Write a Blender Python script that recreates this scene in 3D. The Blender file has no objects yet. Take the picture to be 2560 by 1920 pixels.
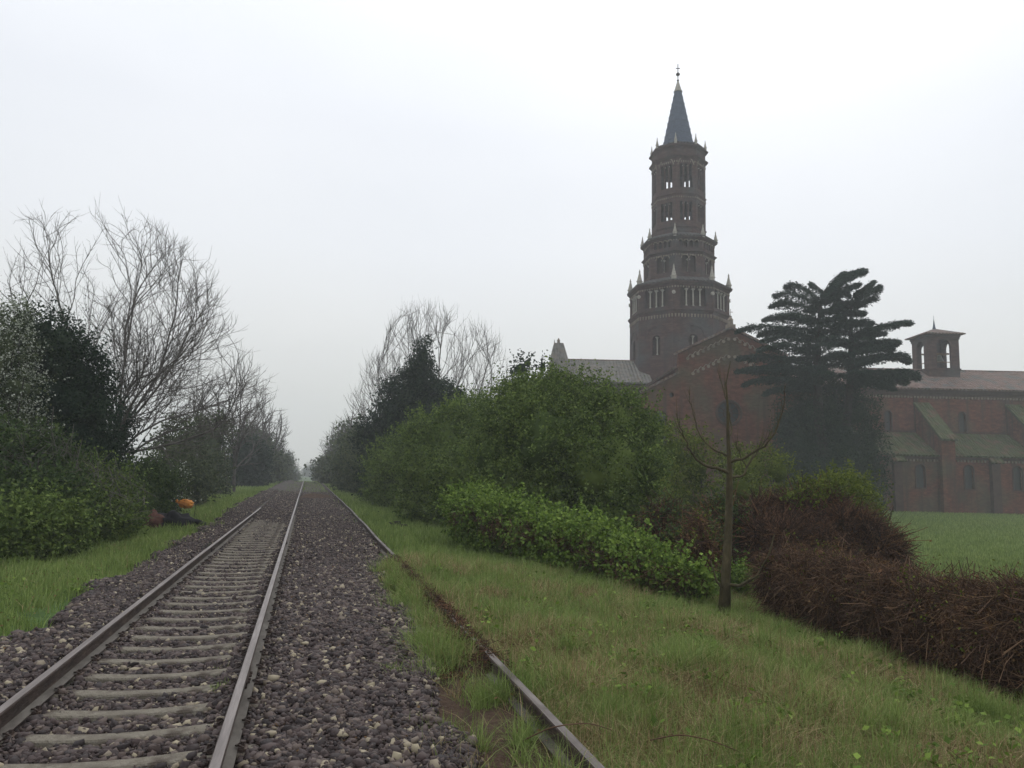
import bpy, math, random
import numpy as np
from mathutils import Vector, Matrix

# ============================================================ camera, sky, light, exposure
sc = bpy.context.scene
PITCH, YAW, ROLL = math.radians(6.74), math.radians(14.84), math.radians(1.3)
CZ = 1.85
FPX = 1900.0                                  # focal length in pixels of a 2560 px wide picture
cam_d = bpy.data.cameras.new("camera")
cam = bpy.data.objects.new("camera", cam_d)
sc.collection.objects.link(cam)
cam_d.sensor_width = 36.0
cam_d.lens = 36.0 * FPX / 2560.0
cam_d.clip_start = 0.05
cam_d.clip_end = 5000
cam.matrix_world = (Matrix.Translation((0, 0, CZ)) @ Matrix.Rotation(-YAW, 4, 'Z')
                    @ Matrix.Rotation(math.pi / 2 + PITCH, 4, 'X') @ Matrix.Rotation(ROLL, 4, 'Z'))
sc.camera = cam

world = bpy.data.worlds.new("World")
sc.world = world
world.use_nodes = True
nt = world.node_tree
nt.nodes.clear()
SUN_EL, SUN_AZ = math.radians(52), math.radians(35)     # azimuth from +Y towards +X


def N(tree, kind, **kw):
    n = tree.nodes.new(kind)
    for k, v in kw.items():
        setattr(n, k, v)
    return n


out = N(nt, 'ShaderNodeOutputWorld')
bg = N(nt, 'ShaderNodeBackground')
sky = N(nt, 'ShaderNodeTexSky', sky_type='NISHITA')
sky.sun_disc = False
sky.sun_elevation = SUN_EL
sky.sun_rotation = SUN_AZ
sky.air_density = 1.0
sky.dust_density = 6.0
sky.ozone_density = 1.0
hsv = N(nt, 'ShaderNodeHueSaturation')
hsv.inputs['Saturation'].default_value = 0.12
nt.links.new(sky.outputs[0], hsv.inputs['Color'])
# an overcast deck: near-uniform cloud with soft mottling
tc = N(nt, 'ShaderNodeTexCoord')
mp = N(nt, 'ShaderNodeMapping')
mp.inputs['Scale'].default_value = (1.0, 1.0, 2.2)
nt.links.new(tc.outputs['Generated'], mp.inputs[0])
nz = N(nt, 'ShaderNodeTexNoise')
nz.inputs['Scale'].default_value = 1.7
nz.inputs['Detail'].default_value = 3
nz.inputs['Roughness'].default_value = 0.45
nt.links.new(mp.outputs[0], nz.inputs['Vector'])
cr = N(nt, 'ShaderNodeValToRGB')
cr.color_ramp.elements[0].position = 0.3
cr.color_ramp.elements[0].color = (8.9, 9.3, 10.1, 1)
cr.color_ramp.elements[1].position = 0.7
cr.color_ramp.elements[1].color = (9.9, 10.2, 10.8, 1)
nt.links.new(nz.outputs['Fac'], cr.inputs[0])
mx = N(nt, 'ShaderNodeMix', data_type='RGBA')
mx.inputs[0].default_value = 0.88
nt.links.new(hsv.outputs[0], mx.inputs[6])
nt.links.new(cr.outputs[0], mx.inputs[7])
# the cloud deck is duller and warmer low down
sp_ = N(nt, 'ShaderNodeSeparateXYZ'); nt.links.new(tc.outputs['Generated'], sp_.inputs[0])
zr = N(nt, 'ShaderNodeValToRGB'); ze = zr.color_ramp.elements
ze[0].position = 0.0; ze[0].color = (.80, .76, .67, 1); ze[1].position = .62; ze[1].color = (1.12, 1.12, 1.11, 1)
for p_, c_ in ((.10, (.86, .84, .77)), (.28, (.93, .93, .92)), (.42, (.96, .96, .96))):
    q_ = ze.new(p_); q_.color = (*c_, 1)
nt.links.new(sp_.outputs[2], zr.inputs[0])
ml = N(nt, 'ShaderNodeMix', data_type='RGBA', blend_type='MULTIPLY'); ml.inputs[0].default_value = 1.0
nt.links.new(mx.outputs[2], ml.inputs[6]); nt.links.new(zr.outputs[0], ml.inputs[7])
nt.links.new(ml.outputs[2], bg.inputs['Color'])
bg.inputs['Strength'].default_value = 0.1
nt.links.new(bg.outputs[0], out.inputs['Surface'])

sun_d = bpy.data.lights.new("sun", 'SUN')
sun_d.energy = 0.5
sun_d.angle = math.radians(25)
sun_d.color = (1.0, 0.97, 0.93)
sun = bpy.data.objects.new("sun", sun_d)
sc.collection.objects.link(sun)
sun.rotation_euler = Vector((math.sin(SUN_AZ) * math.cos(SUN_EL), math.cos(SUN_AZ) * math.cos(SUN_EL),
                             math.sin(SUN_EL))).to_track_quat('Z', 'Y').to_euler()
sc.view_settings.view_transform = 'Standard'
sc.view_settings.look = 'None'
sc.view_settings.gamma = 1
sc.view_settings.exposure = 0.08
sc.render.engine = 'CYCLES'
cy = sc.cycles
cy.max_bounces = 6
cy.diffuse_bounces = 3
cy.glossy_bounces = 2
cy.transmission_bounces = 3
cy.transparent_max_bounces = 6
cy.volume_bounces = 1
cy.use_adaptive_sampling = True
cy.adaptive_threshold = 0.02

# ============================================================ helpers
rng = np.random.default_rng(7)
rnd = random.Random(11)
col = sc.collection
FU = np.array([math.cos(YAW), -math.sin(YAW), 0.0])      # camera's level right
FV = np.array([math.sin(YAW), math.cos(YAW), 0.0])       # camera's level forward
K = 2560 / 2212.0
_w = FV * math.cos(PITCH) + np.array([0, 0, math.sin(PITCH)])
_u = np.cross(FU, _w)


def ray(px, py):
    dx, dy = px - 1280, 960 - py
    c, s = math.cos(ROLL), math.sin(ROLL)
    return (FU * (c * dx - s * dy) + _u * (s * dx + c * dy)) / FPX + _w


def atp(px, py, D):
    d = ray(px, py)
    return np.array([0, 0, CZ]) + d * (D / (d @ FV))


def at(vx, vy, D):
    return atp(vx * K, vy * K, D)


def smooth(a, b, x):
    t = np.clip((x - a) / (b - a), 0, 1)
    return t * t * (3 - 2 * t)


def wob(x, y, s=1.0, k=0.0):
    x = x / s; y = y / s
    return (np.sin(1.7 * x + 0.9 * y + k) + np.sin(-1.1 * x + 2.3 * y + 1.3 + k) + np.sin(3.1 * x + 2.7 * y + 2.1 * k)
            + 0.6 * np.sin(5.3 * x - 4.1 * y + k)) / 3.6


FIELD = -1.55


def gz(x, y):
    x = np.asarray(x, float); y = np.asarray(y, float)
    z = -0.03 - 0.12 * smooth(2.2, 4, x) - 0.55 * smooth(3.5, 9, x) - 0.85 * smooth(8.5, 14, x)
    z = z - 0.15 * smooth(-3.0, -5, x) - 1.1 * smooth(-8, -14, x)
    inb = smooth(-3.8, -3.0, x) * (1 - smooth(1.0, 1.8, x))
    amp = (1 - inb) * np.clip(1 - y / 90, 0.15, 1)
    z = z + amp * (0.05 * wob(x, y, 0.9) + 0.06 * wob(x, y, 2.7, 2))
    z = z - 0.05 * inb
    z = z - 2.4 * smooth(100, 260, y) * (1 - smooth(10, 25, np.abs(x)))
    return z


class MB:
    """collects vertices and faces, links them as one mesh object"""
    def __init__(s):
        s.v = []; s.f = []; s.mi = []; s.n = 0

    def add(s, V, F, mi=0):
        V = np.asarray(V, float).reshape(-1, 3)
        s.v.append(V)
        for f in F:
            s.f.append([i + s.n for i in f]); s.mi.append(mi)
        s.n += len(V)

    def box(s, a, b, mi=0):
        x0, y0, z0 = a; x1, y1, z1 = b
        V = [(x0, y0, z0), (x1, y0, z0), (x1, y1, z0), (x0, y1, z0), (x0, y0, z1), (x1, y0, z1), (x1, y1, z1), (x0, y1, z1)]
        s.add(V, [(0, 3, 2, 1), (4, 5, 6, 7), (0, 1, 5, 4), (1, 2, 6, 5), (2, 3, 7, 6), (3, 0, 4, 7)], mi)

    def prism(s, poly, axis, a, b, mi=0):
        """poly of 2-D points extruded along an axis from a to b"""
        n = len(poly); V = []
        for t in (a, b):
            for p in poly:
                V.append((t, p[0], p[1]) if axis == 'x' else (p[0], t, p[1]) if axis == 'y' else (p[0], p[1], t))
        F = [tuple(range(n))[::-1], tuple(range(n, 2 * n))] + [(i, (i + 1) % n, n + (i + 1) % n, n + i) for i in range(n)]
        s.add(V, F, mi)

    def frustum(s, c, r0, r1, z0, z1, n=8, rot=0.0, mi=0, caps=True):
        a = rot + np.arange(n) * 2 * math.pi / n
        V = [(c[0] + r0 * math.cos(t), c[1] + r0 * math.sin(t), z0) for t in a] + [(c[0] + r1 * math.cos(t), c[1] + r1 * math.sin(t), z1) for t in a]
        F = [(i, (i + 1) % n, n + (i + 1) % n, n + i) for i in range(n)]
        if caps:
            F += [tuple(range(n))[::-1], tuple(range(n, 2 * n))]
        s.add(V, F, mi)

    def tube(s, pts, rad, n=5, mi=0):
        pts = np.asarray(pts, float); m = len(pts)
        if m < 2: return
        rad = np.broadcast_to(np.asarray(rad, float), (m,))
        t = np.gradient(pts, axis=0)
        t /= np.linalg.norm(t, axis=1)[:, None] + 1e-9
        ref = np.array([0.31, 0.94, 0.1]) if abs(t[0][1]) < 0.8 else np.array([0.97, 0.1, 0.2])
        a = np.cross(t, ref); a /= np.linalg.norm(a, axis=1)[:, None] + 1e-9
        b = np.cross(t, a)
        th = np.arange(n) * 2 * math.pi / n
        V = pts[:, None, :] + rad[:, None, None] * (np.cos(th)[None, :, None] * a[:, None, :] + np.sin(th)[None, :, None] * b[:, None, :])
        F = []
        for i in range(m - 1):
            for j in range(n):
                k = (j + 1) % n
                F.append((i * n + j, i * n + k, (i + 1) * n + k, (i + 1) * n + j))
        F.append(tuple(range(n))[::-1]); F.append(tuple(range((m - 1) * n, m * n)))
        s.add(V, F, mi)

    def mesh(s, name, mats, smooth_=False):
        me = bpy.data.meshes.new(name)
        V = np.concatenate(s.v) if s.v else np.zeros((0, 3))
        me.from_pydata(V.tolist(), [], s.f)
        for m in (mats if isinstance(mats, (list, tuple)) else [mats]):
            me.materials.append(m)
        if any(s.mi):
            me.polygons.foreach_set('material_index', s.mi)
        if smooth_:
            me.polygons.foreach_set('use_smooth', [True] * len(me.polygons))
        me.update()
        return me

    def build(s, name, mats, parent=None, smooth_=False):
        return link(name, s.mesh(name, mats, smooth_), parent)


def link(name, me, parent=None, loc=None):
    o = bpy.data.objects.new(name, me)
    col.objects.link(o)
    if parent is not None: o.parent = parent
    if loc is not None: o.location = loc
    return o


def fast_mesh(name, V, F, mats, mi=None, smooth_=False):
    """V (n,3); F (m,k) equal sided faces, as arrays"""
    V = np.ascontiguousarray(V, dtype=np.float32); F = np.ascontiguousarray(F, dtype=np.int32)
    me = bpy.data.meshes.new(name)
    m, k = F.shape
    me.vertices.add(len(V)); me.vertices.foreach_set('co', V.ravel())
    me.loops.add(m * k); me.loops.foreach_set('vertex_index', F.ravel())
    me.polygons.add(m)
    me.polygons.foreach_set('loop_start', np.arange(0, m * k, k, dtype=np.int32))
    me.polygons.foreach_set('loop_total', np.full(m, k, dtype=np.int32))
    for mm in (mats if isinstance(mats, (list, tuple)) else [mats]):
        me.materials.append(mm)
    if mi is not None:
        me.polygons.foreach_set('material_index', np.ascontiguousarray(mi, dtype=np.int32))
    if smooth_:
        me.polygons.foreach_set('use_smooth', np.ones(m, dtype=bool))
    me.update(calc_edges=True)
    return me


def tag(o, label=None, cat=None, group=None, kind=None):
    if label: o['label'] = label
    if cat: o['category'] = cat
    if group: o['group'] = group
    if kind: o['kind'] = kind
    return o


def thing(name, loc, label, cat, rotz=0.0, group=None):
    o = bpy.data.objects.new(name, None)
    o.empty_display_size = 0.2
    col.objects.link(o)
    o.location = loc; o.rotation_euler = (0, 0, rotz)
    return tag(o, label, cat, group)


def panel(w, z0, z1, t, holes, x0=None):
    """upright wall piece in the x-z plane, outer face at y=0, thickness t to +y, with arched / round openings.
    holes: (cx, zb, w, zt) arch topped; (cx, cz, r) round"""
    if x0 is None and not isinstance(w, (list, tuple)): x0 = -w / 2
    cu = bpy.data.curves.new('panel', 'CURVE'); cu.dimensions = '2D'; cu.fill_mode = 'BOTH'; cu.extrude = t / 2

    def spl(P):
        sp = cu.splines.new('POLY'); sp.points.add(len(P) - 1)
        for i, p in enumerate(P): sp.points[i].co = (p[0], p[1], 0, 1)
        sp.use_cyclic_u = True
    if isinstance(w, (list, tuple)):
        spl(w)
    else:
        spl([(x0, z0), (x0 + w, z0), (x0 + w, z1), (x0, z1)])
    for h in holes:
        if len(h) == 3:
            spl([(h[0] + h[2] * math.cos(a), h[1] + h[2] * math.sin(a)) for a in np.arange(16) * math.pi / 8])
        else:
            cx, zb, ww, zt = h; r = ww / 2
            spl([(cx - r, zb), (cx + r, zb)] + [(cx + r * math.cos(a), zt - r + r * math.sin(a)) for a in np.linspace(0, math.pi, 9)])
    ob = bpy.data.objects.new('tmp', cu)
    me = bpy.data.meshes.new_from_object(ob)
    V = np.array([v.co[:] for v in me.vertices]); F = [tuple(p.vertices) for p in me.polygons]
    bpy.data.objects.remove(ob); bpy.data.curves.remove(cu); bpy.data.meshes.remove(me)
    V = np.stack([V[:, 0], t / 2 - V[:, 2], V[:, 1]], 1)
    return V, F


def rotz(V, a, c=(0, 0)):
    V = np.asarray(V, float); ca, sa = math.cos(a), math.sin(a)
    return np.stack([V[:, 0] * ca - V[:, 1] * sa + c[0], V[:, 0] * sa + V[:, 1] * ca + c[1], V[:, 2]], 1)


# ============================================================ materials
def mat(name, ramp, scale=4.0, detail=5, rough=0.9, spec=0.2, bump=0.0, bump_scale=None, island=0.0, trans=0.0,
        vec_scale=(1, 1, 1), second=None, coat=0.0):
    """noise-ramped surface colour; island mixes in a random value per loose piece; second=(colour, scale, lo, hi) patches"""
    m = bpy.data.materials.new(name); m.use_nodes = True
    t = m.node_tree; b = t.nodes['Principled BSDF']
    b.inputs['Roughness'].default_value = rough
    b.inputs['Specular IOR Level'].default_value = spec
    tc_ = N(t, 'ShaderNodeTexCoord'); mp_ = N(t, 'ShaderNodeMapping')
    mp_.inputs['Scale'].default_value = vec_scale
    t.links.new(tc_.outputs['Object'], mp_.inputs[0])
    no = N(t, 'ShaderNodeTexNoise'); no.inputs['Scale'].default_value = scale; no.inputs['Detail'].default_value = detail
    no.inputs['Roughness'].default_value = 0.6
    t.links.new(mp_.outputs[0], no.inputs['Vector'])
    fac = no.outputs['Fac']
    if island > 0:
        ge = N(t, 'ShaderNodeNewGeometry')
        mm = N(t, 'ShaderNodeMix', data_type='FLOAT'); mm.inputs[0].default_value = island
        t.links.new(fac, mm.inputs[2]); t.links.new(ge.outputs['Random Per Island'], mm.inputs[3])
        fac = mm.outputs[0]
    cr_ = N(t, 'ShaderNodeValToRGB')
    el = cr_.color_ramp.elements
    while len(el) < len(ramp): el.new(0.5)
    for e, (p, c) in zip(el, ramp):
        e.position = p; e.color = (*c, 1)
    t.links.new(fac, cr_.inputs[0])
    colr = cr_.outputs[0]
    if second:
        c2, s2, lo, hi = second
        n2 = N(t, 'ShaderNodeTexNoise'); n2.inputs['Scale'].default_value = s2; n2.inputs['Detail'].default_value = 6
        t.links.new(tc_.outputs['Object'], n2.inputs['Vector'])
        mr = N(t, 'ShaderNodeMapRange'); mr.inputs[1].default_value = lo; mr.inputs[2].default_value = hi
        t.links.new(n2.outputs['Fac'], mr.inputs[0])
        mx_ = N(t, 'ShaderNodeMix', data_type='RGBA')
        t.links.new(mr.outputs[0], mx_.inputs[0]); t.links.new(colr, mx_.inputs[6]); mx_.inputs[7].default_value = (*c2, 1)
        colr = mx_.outputs[2]
    t.links.new(colr, b.inputs['Base Color'])
    if bump > 0:
        bn = N(t, 'ShaderNodeTexNoise'); bn.inputs['Scale'].default_value = bump_scale or scale * 3; bn.inputs['Detail'].default_value = 4
        t.links.new(mp_.outputs[0], bn.inputs['Vector'])
        bu = N(t, 'ShaderNodeBump'); bu.inputs['Strength'].default_value = bump; bu.inputs['Distance'].default_value = 0.05
        t.links.new(bn.outputs['Fac'], bu.inputs['Height']); t.links.new(bu.outputs[0], b.inputs['Normal'])
    if trans > 0:
        o_ = t.nodes['Material Output']
        tr = N(t, 'ShaderNodeBsdfTranslucent'); t.links.new(colr, tr.inputs[0])
        ms = N(t, 'ShaderNodeMixShader'); ms.inputs[0].default_value = trans
        t.links.new(b.outputs[0], ms.inputs[1]); t.links.new(tr.outputs[0], ms.inputs[2]); t.links.new(ms.outputs[0], o_.inputs['Surface'])
    return m


def leafmat(name, dark, mid, light, s=0.7, isl=0.55):
    return mat(name, [(0.25, dark), (0.5, mid), (0.78, light)], scale=s, detail=3, rough=0.75, spec=0.1, island=isl, trans=0.25)


M = {}
M['leaf'] = leafmat('hedge_leaf', (0.055, 0.087, 0.023), (0.102, 0.152, 0.036), (0.196, 0.257, 0.065))
M['leaf_deep'] = leafmat('deep_green_leaf', (0.033, 0.056, 0.022), (0.058, 0.095, 0.032), (0.113, 0.154, 0.047))
M['leaf_bright'] = leafmat('bramble_leaf', (0.073, 0.120, 0.025), (0.128, 0.204, 0.037), (0.233, 0.323, 0.064), s=1.5)
M['leaf_yellow'] = leafmat('yellow_green_leaf', (0.055, 0.078, 0.012), (0.102, 0.133, 0.019), (0.172, 0.203, 0.031), s=1.2)
M['leaf_ivy'] = leafmat('ivy_leaf', (0.010, 0.022, 0.014), (0.019, 0.038, 0.022), (0.042, 0.065, 0.034))
M['leaf_grey'] = leafmat('grey_green_leaf', (0.042, 0.059, 0.031), (0.067, 0.087, 0.045), (0.119, 0.140, 0.063))
M['blossom'] = mat('white_blossom', [(0.3, (.30, .33, .26)), (0.7, (.52, .54, .46))], scale=3, rough=0.8, island=0.7, trans=0.2)
M['needle'] = leafmat('cedar_needle', (0.013, 0.029, 0.024), (0.024, 0.047, 0.037), (0.048, 0.077, 0.055), s=0.5)
M['dead_leaf'] = mat('dead_leaf', [(0.3, (.07, .035, .015)), (0.7, (.20, .12, .055))], scale=3, rough=0.9, island=0.8, trans=0.2)
M['twig'] = mat('brown_twig', [(0.3, (0.035, 0.018, 0.011)), (0.55, (0.078, 0.039, 0.022)), (0.8, (0.173, 0.089, 0.045))], scale=2.0, rough=0.9, island=0.75)
M['twig_red'] = mat('red_twig', [(0.3, (0.052, 0.030, 0.019)), (0.6, (0.119, 0.068, 0.042)), (0.82, (0.246, 0.149, 0.088))], scale=1.2, rough=0.9, island=0.65)
M['bark'] = mat('grey_bark', [(0.3, (.070, .062, .056)), (0.7, (.16, .145, .13))], scale=6, rough=0.95, bump=0.5, vec_scale=(1, 1, .3))
M['bark_young'] = mat('young_bark', [(0.3, (.040, .032, .018)), (0.6, (.085, .070, .036)), (0.8, (.15, .125, .07))], scale=9, rough=0.9, bump=0.5, vec_scale=(1, 1, .5))
M['bark_dark'] = mat('dark_bark', [(0.3, (.022, .020, .018)), (0.7, (.05, .044, .038))], scale=6, rough=0.95, bump=0.4)
M['grass'] = mat('grass_blade', [(0.25, (0.109, 0.161, 0.038)), (0.5, (0.181, 0.253, 0.063)), (0.75, (0.302, 0.370, 0.123))], scale=0.8, rough=0.7, spec=0.2, island=0.5, trans=0.3)
M['straw'] = mat('dry_grass_blade', [(0.25, (.16, .115, .050)), (0.5, (.29, .22, .105)), (0.8, (.47, .38, .21))], scale=1.1, rough=0.9, island=0.7, trans=0.2)
M['stone'] = mat('ballast_stone', [(0.0, (.016, .010, .010)), (0.30, (.036, .024, .022)), (0.62, (.068, .046, .042)), (0.88, (.115, .085, .070)), (0.95, (.33, .28, .19))],
                 scale=2.0, detail=2, rough=0.7, spec=0.4, island=0.93)
M['bed'] = mat('ballast_bed', [(0.3, (.020, .016, .015)), (0.5, (.055, .042, .040)), (0.72, (.12, .10, .09))], scale=16, detail=6, rough=0.9, bump=1.0, bump_scale=22,
               second=((.045, .060, .022), .35, .52, .70))
M['soil'] = mat('brown_earth', [(0.3, (.040, .024, .016)), (0.7, (.105, .068, .046))], scale=9, detail=6, rough=1, bump=1.0, bump_scale=30)
M['sleeper'] = mat('sleeper_concrete', [(0.3, (0.137, 0.117, 0.088)), (0.55, (0.215, 0.192, 0.153)), (0.75, (0.299, 0.273, 0.221))], scale=9, detail=9, rough=0.9, bump=0.5, bump_scale=60, second=((0.072, 0.055, 0.044), 4.0, .50, .72))
M['rust'] = mat('rusted_steel', [(0.3, (.022, .014, .011)), (0.55, (.050, .032, .025)), (0.8, (.11, .075, .055))], scale=12, detail=6, rough=0.75, spec=0.4, bump=0.3, vec_scale=(1, .25, 1))
M['railtop'] = mat('worn_rail_head', [(0.3, (.105, .085, .076)), (0.55, (.18, .150, .137)), (0.8, (.30, .265, .245))], scale=9, detail=6, rough=0.45, spec=0.5, vec_scale=(3, .2, 1))
M['oldtop'] = mat('dull_rail_head', [(0.3, (.075, .060, .052)), (0.55, (.14, .118, .105)), (0.8, (.24, .21, .19))], scale=9, detail=6, rough=0.6, spec=0.4, vec_scale=(3, .2, 1), second=((.05, .035, .025), 2.0, .5, .62))
M['railfoot'] = mat('dusty_rail_foot', [(0.3, (.075, .064, .055)), (0.7, (.16, .145, .125))], scale=9, detail=6, rough=0.8, vec_scale=(1, .4, 1))
M['ground'] = mat('ground_turf', [(0.3, (0.036, 0.065, 0.016)), (0.55, (0.065, 0.114, 0.026)), (0.75, (0.111, 0.156, 0.044))], scale=2.2, detail=7, rough=1, bump=0.8, bump_scale=14,
                  second=((.085, .060, .030), .5, .55, .72))
M['field'] = mat('meadow', [(0.3, (0.061, 0.112, 0.024)), (0.6, (0.088, 0.156, 0.035)), (0.8, (0.116, 0.188, 0.046))], scale=.6, detail=8, rough=1, bump=0.5, bump_scale=6,
                 second=((.09, .10, .035), .12, .45, .7))
M['brick'] = mat('weathered_brick', [(0.28, (0.070, 0.027, 0.017)), (0.5, (0.120, 0.044, 0.029)), (0.75, (0.174, 0.078, 0.050))], scale=1.6, detail=10, rough=0.95, bump=0.35, bump_scale=9,
                 second=((.085, .066, .042), .28, .47, .66), vec_scale=(1, 1, 2.2))
M['brick_tower'] = mat('tower_brick', [(0.28, (0.044, 0.027, 0.026)), (0.5, (0.070, 0.040, 0.035)), (0.75, (0.112, 0.068, 0.058))], scale=1.4, detail=10, rough=0.95, bump=0.35, bump_scale=9,
                       second=((.060, .058, .058), .3, .48, .68), vec_scale=(1, 1, 2.2))
M['brick_dark'] = mat('soffit_brick', [(0.3, (.045, .028, .022)), (0.7, (.085, .055, .042))], scale=2, detail=5, rough=1)
def streaks(m, colr, lo=.52, hi=.72):
    t = m.node_tree; b = t.nodes['Principled BSDF']; src = b.inputs['Base Color'].links[0].from_socket
    tc_ = N(t, 'ShaderNodeTexCoord'); mp_ = N(t, 'ShaderNodeMapping'); mp_.inputs['Scale'].default_value = (1.1, 1.1, .09); t.links.new(tc_.outputs['Object'], mp_.inputs[0])
    no = N(t, 'ShaderNodeTexNoise'); no.inputs['Scale'].default_value = 1.6; no.inputs['Detail'].default_value = 6; t.links.new(mp_.outputs[0], no.inputs['Vector'])
    mr = N(t, 'ShaderNodeMapRange'); mr.inputs[1].default_value = lo; mr.inputs[2].default_value = hi; mr.inputs[4].default_value = .8; t.links.new(no.outputs['Fac'], mr.inputs[0])
    # courses of brick, just coarse enough to break up the wall
    sp = N(t, 'ShaderNodeSeparateXYZ'); t.links.new(tc_.outputs['Object'], sp.inputs[0]); ad = N(t, 'ShaderNodeMath', operation='ADD'); t.links.new(sp.outputs[0], ad.inputs[0]); t.links.new(sp.outputs[1], ad.inputs[1])
    cb = N(t, 'ShaderNodeCombineXYZ'); t.links.new(ad.outputs[0], cb.inputs[0]); t.links.new(sp.outputs[2], cb.inputs[1])
    br = N(t, 'ShaderNodeTexBrick'); br.inputs['Scale'].default_value = 1.5; br.inputs['Mortar Size'].default_value = .012; br.inputs['Color1'].default_value = (.72, .70, .68, 1); br.inputs['Color2'].default_value = (1.25, 1.22, 1.2, 1); br.inputs['Mortar'].default_value = (1.15, 1.2, 1.2, 1)
    br.inputs['Brick Width'].default_value = .55; br.inputs['Row Height'].default_value = .22; t.links.new(cb.outputs[0], br.inputs['Vector'])
    mu = N(t, 'ShaderNodeMix', data_type='RGBA', blend_type='MULTIPLY'); mu.inputs[0].default_value = .8; t.links.new(src, mu.inputs[6]); t.links.new(br.outputs['Color'], mu.inputs[7])
    mx_ = N(t, 'ShaderNodeMix', data_type='RGBA'); t.links.new(mr.outputs[0], mx_.inputs[0]); t.links.new(mu.outputs[2], mx_.inputs[6]); mx_.inputs[7].default_value = (*colr, 1)
    t.links.new(mx_.outputs[2], b.inputs['Base Color'])


streaks(M['brick'], (.045, .036, .026)); streaks(M['brick_tower'], (.035, .030, .028), .55, .75)
M['pale'] = mat('pale_stone', [(0.3, (.26, .24, .21)), (0.7, (.42, .39, .34))], scale=4, detail=5, rough=0.9)
M['plaster'] = mat('corbel_plaster', [(0.3, (.13, .105, .08)), (0.7, (.25, .205, .165))], scale=4, detail=5, rough=0.9, island=0.4)
M['glass'] = mat('dark_window', [(0.3, (.010, .014, .014)), (0.7, (.025, .030, .030))], scale=3, rough=0.35, spec=0.5)
M['lead'] = mat('haze_blue_slate', [(0.3, (0.050, 0.064, 0.093)), (0.7, (0.090, 0.115, 0.163))], scale=3, detail=5, rough=0.8, vec_scale=(1, 1, 4), bump=0.2)  # slate, with the blue of the distant haze put into its colour
M['bronze'] = mat('bell_bronze', [(0.3, (.05, .05, .035)), (0.7, (.09, .10, .07))], scale=5, rough=0.5, spec=0.5)


def tilemat(name, c0, c1, c2, moss=None, axis=0):
    m = mat(name, [(0.28, c0), (0.5, c1), (0.76, c2)], scale=1.6, detail=8, rough=0.95, second=moss)
    t = m.node_tree; b = t.nodes['Principled BSDF']
    tc_ = [n for n in t.nodes if n.type == 'TEX_COORD'][0]
    wv = N(t, 'ShaderNodeTexWave'); wv.bands_direction = 'X' if axis == 0 else 'Y'
    wv.inputs['Scale'].default_value = 0.72; wv.inputs['Distortion'].default_value = 0.4
    t.links.new(tc_.outputs['Object'], wv.inputs[0])
    bu = N(t, 'ShaderNodeBump'); bu.inputs['Strength'].default_value = 1; bu.inputs['Distance'].default_value = 0.12
    t.links.new(wv.outputs['Fac'], bu.inputs['Height']); t.links.new(bu.outputs[0], b.inputs['Normal'])
    return m


M['tile'] = tilemat('terracotta_tiles', (.11, .075, .062), (.19, .13, .11), (.29, .22, .19), ((.12, .12, .11), .8, .5, .66))
M['tile_grey'] = tilemat('grey_lichen_tiles', (.10, .095, .085), (.17, .16, .145), (.26, .25, .225), ((.20, .17, .14), 1.2, .5, .68))
M['tile_dark'] = tilemat('dark_tiles', (.045, .042, .040), (.075, .070, .067), (.12, .112, .105))
M['tile_moss'] = tilemat('mossy_tiles', (.038, .044, .020), (.062, .072, .030), (.10, .105, .050), ((.12, .07, .05), .9, .50, .68))
M['orange'] = mat('orange_plastic', [(0.3, (.62, .20, .03)), (0.7, (.80, .36, .09))], scale=6, rough=0.6, trans=0.2)
M['tarp'] = mat('black_tarpaulin', [(0.3, (.008, .008, .009)), (0.7, (.024, .024, .026))], scale=5, rough=0.85, spec=0.15)
M['redrag'] = mat('dark_red_cloth', [(0.3, (.06, .022, .018)), (0.7, (.16, .08, .06))], scale=7, rough=0.9)
M['white'] = mat('white_scrap', [(0.3, (.5, .5, .46)), (0.7, (.7, .7, .66))], scale=9, rough=0.7)
M['wood'] = mat('old_wood', [(0.3, (.09, .045, .022)), (0.7, (.24, .15, .085))], scale=7, rough=0.9, vec_scale=(.3, 1, 1))

# ============================================================ the setting: ground, field, ballast
def grid(xs, ys, zf):
    X, Y = np.meshgrid(xs, ys, indexing='xy')
    V = np.stack([X.ravel(), Y.ravel(), zf(X, Y).ravel()], 1)
    nx, ny = len(xs), len(ys)
    i = np.arange(nx - 1)[None, :] + nx * np.arange(ny - 1)[:, None]
    F = np.stack([i, i + 1, i + nx + 1, i + nx], -1).reshape(-1, 4)
    return V, F


def spaced(a, b, n, p=1.0):
    return a + (b - a) * np.linspace(0, 1, n) ** p


xs = np.unique(np.concatenate([-spaced(16, 780, 26, 2.4), np.arange(-16, 18, 0.25), spaced(18, 780, 40, 2.2)]))
ys = np.unique(np.concatenate([-spaced(6, 780, 12, 2.4), np.arange(-6, 40, 0.25), spaced(40, 140, 60), spaced(140, 780, 24, 1.6)]))
V, F = grid(xs, ys, gz)
ctr = V[F].mean(1)
fieldmask = (ctr[:, 0] > 13)
tag(link('ground', fast_mesh('ground', V, F, [M['ground'], M['field']], fieldmask.astype(int), True)), kind='structure')


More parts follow.
